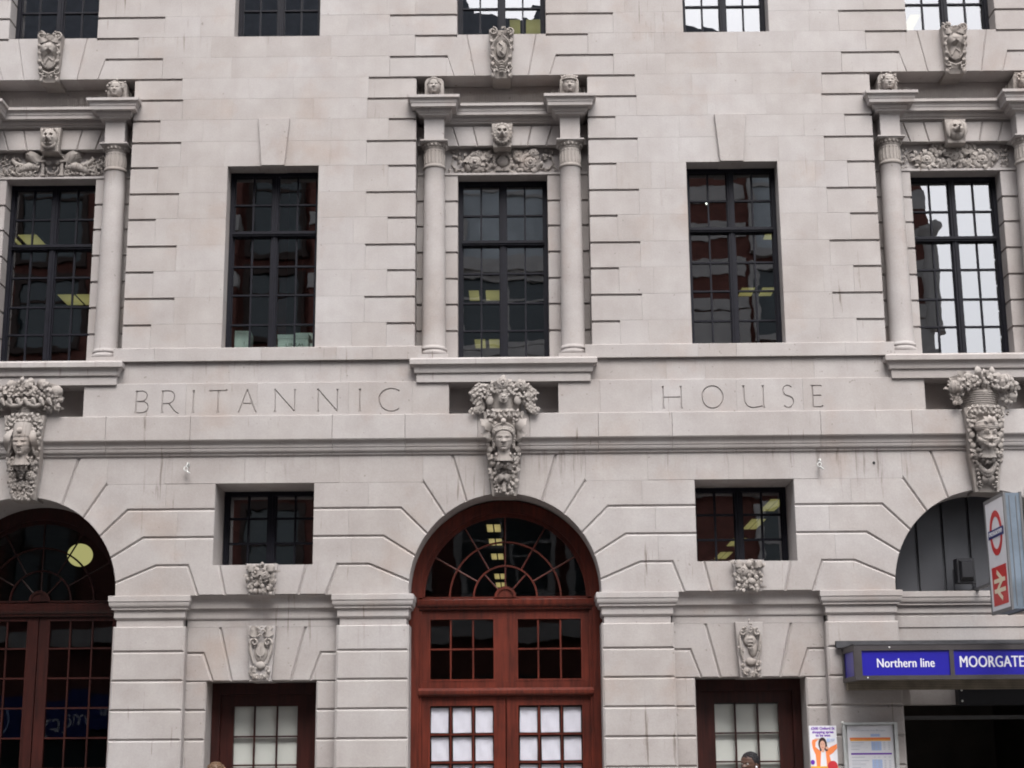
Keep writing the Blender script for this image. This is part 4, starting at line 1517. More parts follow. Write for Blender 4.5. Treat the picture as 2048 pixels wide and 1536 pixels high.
part('entrance_wall', ENTRY, (4.0, 8.2, 4.4, 4.5, 0.02, 2.9), (4.0, 4.38, 0.96, 4.39, 0.02, 2.9), (6.66, 6.8, 0.96, 4.39, 0.02, 2.9), (4.0, 7.0, 0.63, 4.39, 2.9, 3.0))

# ------------------------------------------------------------------ carved stonework
SM = 0.9
def keystone_body(xc, zt, hwt, zb, hwb, yt, yb_, back, name='keystone'):
    """console block: front curves from yt at the top to yb_ at the foot"""
    mb = MB()
    n = 12
    vs_, fs = [], []
    for i in range(n + 1):
        t = i / n
        z = zb + (zt - zb) * t
        hw = hwb + (hwt - hwb) * t
        y = yb_ + (yt - yb_) * (t ** 1.5) - 0.025 * sin(pi * t)
        vs_ += [(xc - hw, back, z), (xc - hw, y, z), (xc - hw + 0.03, y - 0.012, z), (xc - hw + 0.045, y + 0.018, z), (xc + hw - 0.045, y + 0.018, z), (xc + hw - 0.03, y - 0.012, z), (xc + hw, y, z), (xc + hw, back, z)]
    for i in range(n):
        for k in range(8):
            l = (k + 1) % 8
            fs.append((8 * i + k, 8 * i + l, 8 * i + 8 + l, 8 * i + 8 + k))
    fs.append(tuple(range(7, -1, -1)))
    fs.append(tuple(range(8 * n, 8 * n + 8)))
    mb.add(vs_, fs)
    return mb.build(name, CARVED, B)

def ky(z):
    t = (z - 4.53) / (5.49 - 4.53)
    return -0.02 + (-0.135) * (max(0, t) ** 1.5) - 0.025 * sin(pi * max(0, min(1, t)))

def head(parent, c, H, style, yaw=0.0, tilt=0.12):
    mb = MB()
    face_mesh(mb, c, H, 'child' if style in ('cherub', 'cherub_curls', 'cherub_cap') else 'man', yaw, tilt)
    if style in ('helmet', 'tall_hat', 'turban'):
        tube(mb, [(c[0], c[1] + 0.08 * H, c[2] - 0.85 * H), (c[0], c[1] + 0.02 * H, c[2] - 0.6 * H), (c[0], c[1], c[2] - 0.25 * H)], [0.36 * H, 0.25 * H, 0.24 * H], 16)
    ob = mb.build('carved_head', CARVED, parent, smooth=1.2)
    hb = MB()
    R = Matrix.Rotation(yaw, 3, 'Z')
    def at(x, y, z):
        p = R @ Vector((x * H, y * H, z * H))
        return (c[0] + p.x, c[1] + p.y, c[2] + p.z)
    rng = random.Random(int(abs(c[0]) * 100) + 3)
    if style == 'helmet':
        for k in range(22):
            a = pi * (0.02 + 0.96 * k / 21)
            for row in range(2):
                p = at(cos(a) * (0.39 - row * 0.03), -0.22 - 0.16 * sin(a) - row * 0.02, 0.19 + 0.20 * sin(a) ** 0.8 - row * 0.07)
                ball(hb, p, H * rng.uniform(0.055, 0.075), u=7, v=5)
        for sd in (-1, 1):
            for k in range(7):
                ball(hb, at(sd * (0.40 + 0.02 * sin(k)), -0.12 + 0.02 * k, 0.16 - 0.085 * k), H * rng.uniform(0.06, 0.085), u=7, v=5)
        pts = [at(cos(pi * k / 16) * 0.44, -0.24 - 0.10 * sin(pi * k / 16), 0.22 + 0.36 * sin(pi * k / 16)) for k in range(17)]
        tube(hb, pts, H * 0.035, 7)
        ball(hb, at(0, 0.0, 0.34), H * 0.40, 1, 1, 0.75, 16, 12)
        leaf(hb, at(0, -0.40, 0.50), pi / 2, 0.3 * H, 0.10 * H, 0.1, 0.3)
        for sd in (-1, 1):
            leaf(hb, at(sd * 0.42, -0.1, 0.25), pi / 2 - sd * 0.75, 0.75 * H, 0.20 * H, 0.35, 0.35, lobes=1)
            leaf(hb, at(sd * 0.46, -0.05, 0.05), pi / 2 - sd * 1.2, 0.5 * H, 0.16 * H, 0.3, 0.3, lobes=1)
    elif style == 'tall_hat':
        vs_, fs = [], []
        n = 24
        for r, yo, z in ((0.405, -0.03, 0.20), (0.405, -0.03, 0.28), (0.385, -0.03, 0.29), (0.36, -0.0, 0.72), (0.33, 0.0, 0.80), (0.30, 0.02, 0.78)):
            for i in range(n):
                a = 2 * pi * i / n
                vs_.append(at(r * cos(a), yo + r * 1.1 * sin(a), z))
        for k in range(5):
            for i in range(n):
                j = (i + 1) % n
                fs.append((k * n + i, k * n + j, (k + 1) * n + j, (k + 1) * n + i))
        fs.append(tuple(range(5 * n, 6 * n)))
        hb.add(vs_, fs)
        leaf(hb, at(0, -0.44, 0.28), pi / 2, 0.34 * H, 0.10 * H, 0.02, 0.3)
        for sd in (-1, 1):
            tube(hb, [at(sd * 0.42, -0.1, 0.2), at(sd * 0.46, -0.12, -0.1), at(sd * 0.50, -0.08, -0.4)], [0.05 * H, 0.08 * H, 0.04 * H], 7)
            leaf(hb, at(sd * 0.42, -0.05, 0.55), -pi / 2 + sd * 0.25, 0.9 * H, 0.14 * H, 0.25, 0.3)
    elif style == 'turban':
        for k in range(5):
            r = 0.44 - 0.022 * abs(k - 1.5)
            pts = [at(r * cos(pi * (j / 18 * 1.3 - 0.15)), -0.06 - r * 0.95 * sin(pi * (j / 18 * 1.3 - 0.15)), 0.24 + 0.065 * k + 0.03 * sin(j * 0.4)) for j in range(19)]
            tube(hb, pts, H * 0.055, 8)
        ball(hb, at(0, 0.0, 0.40), H * 0.38, 1, 1, 0.7, 14, 10)
        for a in (-0.55, 0, 0.55):
            leaf(hb, at(0, -0.44, 0.36), pi / 2 + a, 0.42 * H, 0.10 * H, 0.15, 0.3)
        for sd in (-1, 1):
            pts = [at(sd * 0.02, -0.53, -0.21), at(sd * 0.12, -0.54, -0.22), at(sd * 0.22, -0.48, -0.20), at(sd * 0.33, -0.42, -0.15)]
            tube(hb, pts, [0.05 * H, 0.055 * H, 0.04 * H, 0.015 * H], 7)
            for k in range(6):
                leaf(hb, at(sd * (0.06 + 0.055 * k), -0.42 + 0.05 * k, -0.36 + 0.055 * k), -pi / 2 + sd * (0.1 + 0.12 * k), 0.26 * H, 0.07 * H, 0.2, 0.3)
            tube(hb, [at(sd * 0.07, -0.50, 0.10), at(sd * 0.16, -0.50, 0.145), at(sd * 0.26, -0.42, 0.12)], [0.03 * H, 0.035 * H, 0.02 * H], 6)
    elif style == 'cherub_curls':
        for k in range(26):
            a = pi * rng.uniform(-0.12, 1.12)
            ball(hb, at(cos(a) * rng.uniform(0.34, 0.47), rng.uniform(-0.35, -0.1), 0.06 + 0.42 * sin(a) * rng.uniform(0.85, 1.12)), H * rng.uniform(0.06, 0.10), u=7, v=5)
    elif style == 'cherub':
        for k in range(9):
            a = pi * (0.05 + 0.9 * k / 8)
            tube(hb, [at(0.05, -0.30, 0.46), at(cos(a) * 0.30, -0.33, 0.12 + 0.36 * sin(a)), at(cos(a) * 0.44, -0.12, 0.0 + 0.30 * sin(a))], [0.06 * H, 0.07 * H, 0.04 * H], 7)
        ball(hb, at(0, 0.02, 0.12), H * 0.42, 1, 1, 1, 14, 10)
    elif style == 'cherub_cap':
        ball(hb, at(0, -0.05, 0.33), H * 0.44, 1, 1, 0.55, 16, 10)
        pts = [at(cos(pi * k / 14) * 0.44, -0.18 - 0.30 * sin(pi * k / 14), 0.24 + 0.04 * sin(pi * k / 14)) for k in range(15)]
        tube(hb, pts, H * 0.05, 7)
        for k in range(7):
            leaf(hb, at(-0.36 + 0.12 * k, -0.40 + abs(k - 3) * 0.05, 0.30), pi / 2 + (3 - k) * 0.2, 0.3 * H, 0.07 * H, 0.1, 0.3)
    if hb.v:
        hb.build('headdress' if style in ('helmet', 'tall_hat', 'turban', 'cherub_cap') else 'carved_hair', CARVED, parent, smooth=1.0)
    return ob

# ---- three great keystones over the arches
rng = random.Random(21)
for xc, style in ((-P, 'tall_hat'), (0.0, 'helmet'), (P, 'turban')):
    k = keystone_body(xc, 5.488, 0.232, 4.53, 0.138, -0.155, -0.02, 0.30)
    k['label'] = {'tall_hat': 'keystone carved with a head in a tall hat', 'helmet': 'keystone carved with a helmeted youth', 'turban': 'keystone carved with a turbaned bearded head'}[style]
    zc = 5.165 if style != 'turban' else 5.155
    head(k, (xc, -0.160, zc), 0.285, style, 0.0 if style != 'turban' else 0.10)
    fo = MB()
    # side volutes beside the head
    for sd in (-1, 1):
        scroll(fo, (xc + sd * 0.165, 5.40), 0.05, 1.4, pi / 2, -sd, 0.013, ky(5.40) - 0.01)
        for z in (5.33, 5.22, 5.10, 4.99):
            leaf(fo, (xc + sd * (0.10 + 0.06 * (z - 4.6)), ky(z) + 0.015, z), -pi / 2 + sd * 0.5, 0.12, 0.03, 0.3, 0.3)
            leaf(fo, (xc + sd * (0.13 + 0.06 * (z - 4.6)), ky(z) + 0.01, z - 0.04), pi / 2 - sd * 0.4, 0.09, 0.022, 0.4, 0.3)
    if style == 'helmet':
        for z, hw in ((4.93, 0.125), (4.87, 0.118), (4.81, 0.110), (4.75, 0.104), (4.69, 0.098), (4.63, 0.09), (4.57, 0.084)):
            for q in range(5):
                px = xc - hw + 2 * hw * q / 4 + rng.uniform(-0.012, 0.012)
                kk = rng.random()
                if kk < 0.55:
                    spray(fo, rng, px, ky(z) - 0.022, z + rng.uniform(-0.012, 0.012), rng.uniform(0.045, 0.07), 5, 0.008)
                elif kk < 0.85:
                    flower(fo, (px, ky(z) - 0.028, z), rng.uniform(0.03, 0.042), rng.choice((5, 6)), 2, rng.random())
                else:
                    ball(fo, (px, ky(z) - 0.03, z), 0.022, u=9, v=7)
        for sd in (-1, 1):
            leaf(fo, (xc, ky(4.9) - 0.03, 4.90), -pi / 2 + sd * 0.9, 0.13, 0.035, 0.2, 0.3)
            leaf(fo, (xc, ky(4.8) - 0.03, 4.78), -pi / 2 + sd * 0.6, 0.13, 0.03, 0.2, 0.3)
        tube(fo, [(xc, ky(4.62) - 0.05, 4.68), (xc, ky(4.6) - 0.05, 4.57)], [0.02, 0.026], 8)
    elif style == 'tall_hat':
        cluster(fo, rng, [(xc - 0.11, 4.90), (xc + 0.11, 4.91), (xc, 4.90)], ky(4.9) - 0.02, 0.05, 2, 'ff', 0.4)
        flower(fo, (xc + 0.09, ky(4.8) - 0.03, 4.80), 0.062, 7, 2)
        flower(fo, (xc - 0.11, ky(4.8) - 0.03, 4.82), 0.055, 6, 2)
        for i in range(4):
            for j in range(4 - i):
                ball(fo, (xc - 0.035 + 0.026 * j + 0.013 * i - 0.01, ky(4.8) - 0.05 - rng.uniform(0, 0.02), 4.86 - 0.03 * i), 0.017, u=8, v=6)
        for px, z in ((-0.10, 4.70), (-0.03, 4.69), (0.04, 4.70), (0.10, 4.69), (-0.09, 4.63), (-0.02, 4.62), (0.05, 4.63), (0.10, 4.61), (-0.07, 4.57), (0.0, 4.56), (0.07, 4.56), (-0.13, 4.88), (0.13, 4.89), (-0.12, 4.75), (0.12, 4.74)):
            spray(fo, rng, xc + px, ky(z) - 0.02, z, rng.uniform(0.045, 0.065), 5, 0.008)
            if rng.random() < 0.5:
                flower(fo, (xc + px, ky(z) - 0.035, z), 0.032, 5, 1, rng.random())
    else:
        for z in (4.95, 4.88):
            for px in (-0.14, -0.09, -0.03, 0.03, 0.09, 0.14):
                spray(fo, rng, xc + px, ky(z) - 0.02, z + rng.uniform(-0.02, 0.02), rng.uniform(0.045, 0.07), 5, 0.008)
        # swag of drapery and hanging drops
        pts = [(xc + 0.10 - 0.20 * t, ky(4.78) - 0.04 - 0.02 * sin(pi * t), 4.86 - 0.02 * t - 0.11 * sin(pi * t)) for t in [i / 10 for i in range(11)]]
        tube(fo, pts, [0.018 + 0.018 * sin(pi * i / 10) for i in range(11)], 8)
        pts = [(p[0], p[1] + 0.01, p[2] - 0.035) for p in pts]
        tube(fo, pts, [0.012 + 0.014 * sin(pi * i / 10) for i in range(11)], 8)
        for sd in (-1, 1):
            for i in range(5):
                ball(fo, (xc + sd * (0.115 - 0.005 * i), ky(4.8) - 0.02, 4.83 - 0.05 * i), 0.026 - 0.002 * i, u=8, v=6)
            scroll(fo, (xc + sd * 0.075, 4.62), 0.045, 1.3, -pi / 2, sd, 0.012, ky(4.62) - 0.01)
            leaf(fo, (xc + sd * 0.02, ky(4.7) - 0.01, 4.74), -pi / 2 + sd * 0.2, 0.14, 0.035, 0.2, 0.3)
    for px, pz in ((0, 4.975), (-0.06, 4.985), (0.06, 4.985), (-0.11, 4.99), (0.11, 4.99), (-0.03, 4.94), (0.04, 4.94), (0.0, 4.91)):
        spray(fo, rng, xc + px, (-0.165 if abs(px) < 0.08 else ky(pz) - 0.03), pz - 0.03, rng.uniform(0.05, 0.07), 5, 0.008)
    for sd in (-1, 1):
        for pz in (5.46, 5.41, 5.35, 5.29):
            spray(fo, rng, xc + sd * (0.13 + 0.05 * (pz - 5.2)), ky(pz) - 0.01, pz, 0.06, 5, 0.008)
    for px in (-0.09, -0.03, 0.03, 0.09):
        spray(fo, rng, xc + px, ky(5.44) - 0.005, 5.455, 0.06, 5, 0.008)
    fo.build('carved_foliage', CARVED, k, smooth=0.9)['kind'] = 'stuff'
    # basket of fruit standing on top
    bk = MB()
    lathe(bk, xc, 0.06, [(0.205, 5.489), (0.214, 5.500), (0.205, 5.512), (0.19, 5.53), (0.20, 5.60), (0.225, 5.68), (0.235, 5.70), (0.20, 5.705)], 28)
    if style != 'helmet':
        for i in range(7):
            z = 5.53 + 0.024 * i
            r = 0.19 + 0.038 * ((z - 5.53) / 0.16) + 0.004
            pts = [(xc + (r + 0.005 * (j % 2)) * cos(a_), 0.06 - (r + 0.005 * (j % 2)) * sin(a_), z) for j, a_ in enumerate([pi * q / 24 for q in range(25)])]
            tube(bk, pts, 0.011, 5)
    bk.build('basket', CARVED, k, smooth=0.6)
    ft = MB()
    if style == 'helmet':
        flower(ft, (xc - 0.01, -0.17, 5.815), 0.075, 5, 2)
        spray(ft, rng, xc, -0.14, 5.80, 0.095, 9, 0.03)
        flower(ft, (xc + 0.20, -0.13, 5.80), 0.07, 7, 2)
        flower(ft, (xc - 0.10, -0.12, 5.81), 0.055, 6, 1)
        beast_mesh(ft, (xc, -0.17, 5.64), 0.12, 'lion')
        for sd in (-1, 1):
            # horns of plenty curling down to the shelf
            path = [(0.12, 5.79), (0.25, 5.785), (0.32, 5.73), (0.315, 5.66), (0.27, 5.60), (0.30, 5.53), (0.40, 5.50)]
            tube(ft, [(xc + sd * x, -0.02, z) for x, z in path], [0.05, 0.07, 0.075, 0.065, 0.05, 0.045, 0.035], 10)
            for q in range(2):
                for x, z in path[:-1] + [(0.18, 5.775), (0.285, 5.765), (0.34, 5.70), (0.29, 5.63), (0.27, 5.565), (0.35, 5.515)]:
                    spray(ft, rng, xc + sd * x + rng.uniform(-0.03, 0.03), -0.075 - rng.uniform(0, 0.02), z + rng.uniform(-0.03, 0.03), rng.uniform(0.045, 0.065), 4, 0.006)
                    if rng.random() < 0.3:
                        flower(ft, (xc + sd * x + rng.uniform(-0.04, 0.04), -0.10, z + rng.uniform(-0.03, 0.03)), rng.uniform(0.035, 0.05), 6, 2)
            for x, z in ((0.22, 5.68), (0.10, 5.74), (0.15, 5.71), (0.05, 5.72)):
                spray(ft, rng, xc + sd * x, -0.15, z, 0.055, 5, 0.008)
            ball(ft, (xc + sd * 0.16, -0.14, 5.62), 0.045, 1, 0.7, 1.4, 10, 8)
        cluster(ft, rng, [(xc - 0.05, 5.75), (xc + 0.06, 5.75), (xc, 5.79)], -0.14, 0.04, 4, 'lbl', 0.9)
    elif style == 'turban':
        for sd, x, z, r in ((1, 0.27, 5.80, 0.085), (-1, -0.30, 5.73, 0.085), (1, 0.02, 5.665, 0.052), (1, 0.33, 5.73, 0.05), (-1, -0.10, 5.82, 0.045)):
            ball(ft, (xc + x, -0.13, z), r, 1, 0.9, 1, 14, 10)
            for q in range(6):
                a_ = pi * (q + 0.5) / 6
                pts = [(xc + x + r * 1.02 * cos(a_) * sin(t_), -0.13 - r * 0.95 * sin(a_) * sin(t_), z + r * cos(t_)) for t_ in [pi * w / 8 for w in range(9)]]
                if r > 0.08:
                    tube(ft, pts, r * 0.07, 5)
        for i in range(17):
            a_ = pi * (0.04 + 0.92 * i / 16)
            p = (xc + 0.26 * cos(a_), -0.06, 5.74 + 0.10 * sin(a_))
            leaf(ft, p, a_ + rng.uniform(-0.4, 0.4), rng.uniform(0.10, 0.17), 0.04, 0.5, 0.4, rng.uniform(-0.5, 0.5))
            leaf(ft, (xc + 0.20 * cos(a_), -0.12, 5.72 + 0.08 * sin(a_)), a_ + rng.uniform(-1, 1), rng.uniform(0.08, 0.13), 0.04, 0.6, 0.4, rng.uniform(-0.5, 0.5))
        cluster(ft, rng, [(xc - 0.32, 5.66), (xc - 0.30, 5.58), (xc - 0.24, 5.68), (xc - 0.12, 5.73), (xc, 5.78), (xc + 0.12, 5.75), (xc + 0.36, 5.66), (xc - 0.02, 5.72), (xc + 0.1, 5.70), (xc - 0.2, 5.74)], -0.12, 0.042, 4, 'lbbf', 0.9)
        for i in range(5):
            leaf(ft, (xc + 0.30 + 0.02 * i, -0.10, 5.70), -pi / 2 + 0.35 - 0.12 * i, 0.15, 0.02, 0.3, 0.2)
        for x, z in ((0.26, 5.56), (0.28, 5.50), (0.27, 5.44), (-0.22, 5.46)):
            cluster(ft, rng, [(xc + x, z)], -0.05, 0.03, 3, 'lb', 0.7)
    else:
        for i, (x, z, r) in enumerate(((0.33, 5.78, 0.075), (0.26, 5.66, 0.06), (-0.02, 5.72, 0.05), (-0.25, 5.70, 0.07), (0.06, 5.80, 0.06), (-0.34, 5.77, 0.07), (0.38, 5.68, 0.04))):
            ball(ft, (xc + x, -0.10, z), r, 1.1, 0.9, 0.95, 12, 9)
        for i in range(7):
            x = xc - 0.28 + 0.09 * i
            tube(ft, [(x, -0.13, 5.72), (x + 0.02, -0.19, 5.66), (x + 0.05, -0.18, 5.60)], [0.02, 0.03, 0.012], 8)
        for x in (-0.12, 0.12):
            pts = [(xc + x + 0.10 * cos(a_), -0.17, 5.66 + 0.06 * sin(a_)) for a_ in [pi + pi * q / 8 for q in range(9)]]
            tube(ft, pts, [0.01] + [0.026] * 7 + [0.01], 8)
        for i in range(15):
            a_ = pi * (0.04 + 0.92 * i / 14)
            leaf(ft, (xc + 0.27 * cos(a_), -0.06, 5.73 + 0.10 * sin(a_)), a_ + rng.uniform(-0.5, 0.5), rng.uniform(0.10, 0.16), 0.045, 0.5, 0.4, rng.uniform(-0.5, 0.5))
        cluster(ft, rng, [(xc + 0.36, 5.62), (xc + 0.30, 5.72), (xc + 0.18, 5.76), (xc + 0.1, 5.72), (xc - 0.1, 5.78), (xc - 0.2, 5.76), (xc - 0.36, 5.62), (xc + 0.24, 5.58), (xc, 5.66)], -0.12, 0.045, 4, 'lbbf', 0.9)
    if style != 'helmet':
        for q in range(34):
            a_ = pi * rng.uniform(0.0, 1.0)
            rx, rz = rng.uniform(0.10, 0.37), rng.uniform(0.02, 0.13)
            spray(ft, rng, xc + rx * cos(a_), -0.155 - rng.uniform(0, 0.03), 5.73 + rz * sin(a_), rng.uniform(0.05, 0.085), 4, 0.006)
        for q in range(12):
            x_ = rng.uniform(0.26, 0.39) * rng.choice((-1, 1))
            spray(ft, rng, xc + x_, -0.10, rng.uniform(5.58, 5.74), rng.uniform(0.05, 0.08), 4, 0.006)
    ft.build('carved_fruit', CARVED, k, smooth=0.9)['kind'] = 'stuff'

# ---- keystones under the top windows
for i, xc in enumerate(BAYS):
    k = keystone_body(xc, 10.262, 0.150, 9.672, 0.113, -0.125, -0.035, 0.30)
    k['label'] = 'keystone with carved scrolls and cartouche under the top window'
    def yy(z):
        t = (z - 9.672) / 0.59
        return -0.035 - 0.09 * max(0, t) ** 1.5 - 0.025 * sin(pi * max(0, min(1, t)))
    fo = MB()
    for sd in (-1, 1):
        scroll(fo, (xc + sd * 0.10, 10.235), 0.052, 1.5, -sd * pi / 2, sd, 0.015, yy(10.22) - 0.015)
        scroll(fo, (xc + sd * 0.085, 9.79), 0.045, 1.4, pi / 2, -sd, 0.013, yy(9.79) - 0.006)
        pts = [(xc + sd * (0.03 + 0.085 * sin(pi * t) ** 0.7), yy(9.85 + 0.33 * t) - 0.012, 9.84 + 0.33 * t) for t in [q / 10 for q in range(11)]]
        tube(fo, pts, 0.012, 6)
        for z in (10.14, 10.05, 9.95, 9.86, 9.72):
            leaf(fo, (xc + sd * (0.085 + 0.05 * (z - 9.7)), yy(z) + 0.005, z), -pi / 2 + sd * rng.uniform(0.1, 0.7), 0.075, 0.022, 0.3, 0.3)
        cluster(fo, rng, [(xc + sd * 0.06, 9.72), (xc + sd * 0.1, 10.26), (xc + sd * 0.04, 10.20)], yy(9.9), 0.032, 3, 'lb', 0.8)
    if i == 1:
        ball(fo, (xc, yy(10.03) + 0.01, 10.02), 0.085, 0.8, 0.35, 1.35, 16, 12)
        tube(fo, [(xc - 0.03, yy(10.03) - 0.022, 10.09), (xc + 0.02, yy(10.03) - 0.03, 10.04), (xc - 0.02, yy(10.03) - 0.03, 9.98), (xc + 0.03, yy(10.03) - 0.022, 9.94)], 0.009, 6)
        for z in (9.86, 9.83, 9.80, 9.77, 9.74):
            tube(fo, [(xc - 0.03, yy(z) - 0.005, z), (xc, yy(z) - 0.018, z), (xc + 0.03, yy(z) - 0.005, z)], 0.009, 6)
    else:
        ball(fo, (xc, yy(9.95) + 0.01, 9.93), 0.075, 0.95, 0.35, 1.5, 16, 12)
        leaf(fo, (xc, yy(10.1) + 0.0, 10.16), -pi / 2, 0.16, 0.045, 0.2, 0.3)
        for sd in (-1, 1):
            leaf(fo, (xc, yy(10.1), 10.12), -pi / 2 + sd * 0.8, 0.15, 0.04, 0.25, 0.3)
            leaf(fo, (xc + sd * 0.03, yy(10.1), 10.19), -pi / 2 + sd * 1.2, 0.11, 0.035, 0.35, 0.3)
            ball(fo, (xc + sd * 0.06, yy(10.1) - 0.015, 10.13), 0.022, u=8, v=6)
        tube(fo, [(xc - 0.05, yy(9.9) - 0.02, 9.88), (xc, yy(9.9) - 0.03, 9.96), (xc + 0.05, yy(9.9) - 0.02, 9.92)], 0.012, 6)
        tube(fo, [(xc - 0.08, yy(9.77) - 0.01, 9.80), (xc, yy(9.77) - 0.025, 9.76), (xc + 0.08, yy(9.77) - 0.01, 9.80)], 0.012, 6)
    cluster(fo, rng, [(xc - 0.07, 10.255), (xc, 10.25), (xc + 0.07, 10.255)], yy(10.24) - 0.01, 0.032, 3, 'lb', 0.7)
    fo.build('carved_foliage', CARVED, k, smooth=0.9)['kind'] = 'stuff'

# ---- cherub heads standing on the cornice blocks
styles = {(-P, -1): 'cherub_curls', (-P, 1): 'cherub_curls', (0.0, -1): 'cherub', (0.0, 1): 'cherub_cap', (P, -1): 'cherub_curls', (P, 1): 'cherub_curls'}
for xc in BAYS:
    for sd in (-1, 1):
        cx = xc + sd * 0.8225
        mb = MB()
        n = 8
        poly = [(cx - 0.116, 9.402), (cx + 0.116, 9.402), (cx + 0.116, 9.62)] + [(cx + 0.116 - 0.05 * (1 - cos(pi / 2 * q / 4)), 9.62 + 0.075 * sin(pi / 2 * q / 4)) for q in range(1, 5)] + \
            [(cx - 0.066 - 0.05 * sin(pi / 2 * q / 4), 9.62 + 0.075 * cos(pi / 2 * q / 4)) for q in range(0, 5)]
        stone(mb, poly, 0.01, 0.335, 0.004, 0.006)
        k = mb.build('cherub_block', CARVED, B)
        head(k, (cx, -0.03, 9.565), 0.195, styles[(xc, sd)], 0.0, 0.05)
        fo = MB()
        cluster(fo, rng, [(cx - 0.085, 9.45), (cx + 0.085, 9.45), (cx, 9.43), (cx - 0.05, 9.43), (cx + 0.05, 9.43)], 0.0, 0.028, 2, 'll', 0.7)
        if styles[(xc, sd)] == 'cherub_curls':
            cluster(fo, rng, [(cx - 0.09, 9.66), (cx + 0.09, 9.66), (cx - 0.1, 9.55), (cx + 0.1, 9.56)], -0.01, 0.03, 2, 'lb', 0.7)
        fo.build('carved_foliage', CARVED, k, smooth=0.9)['kind'] = 'stuff'

# ---- animal masks
for xc, kind in ((-P, 'bear'), (0.0, 'lion'), (P, 'hound')):
    mb = MB()
    stone(mb, [(xc - 0.107, 8.838), (xc + 0.107, 8.838), (xc + 0.128, 9.148), (xc - 0.128, 9.148)], 0.135, 0.34, 0.004, 0.006)
    k = mb.build('keystone', CARVED, B)
    k['label'] = {'bear': 'small keystone carved with a snarling beast', 'lion': 'small keystone carved with a lion face', 'hound': 'small keystone carved with a drooping hound face'}[kind]
    mb = MB()
    beast_mesh(mb, (xc, 0.135, 9.0), 0.26, kind)
    mb.build('carved_mask', CARVED, k, smooth=1.0)

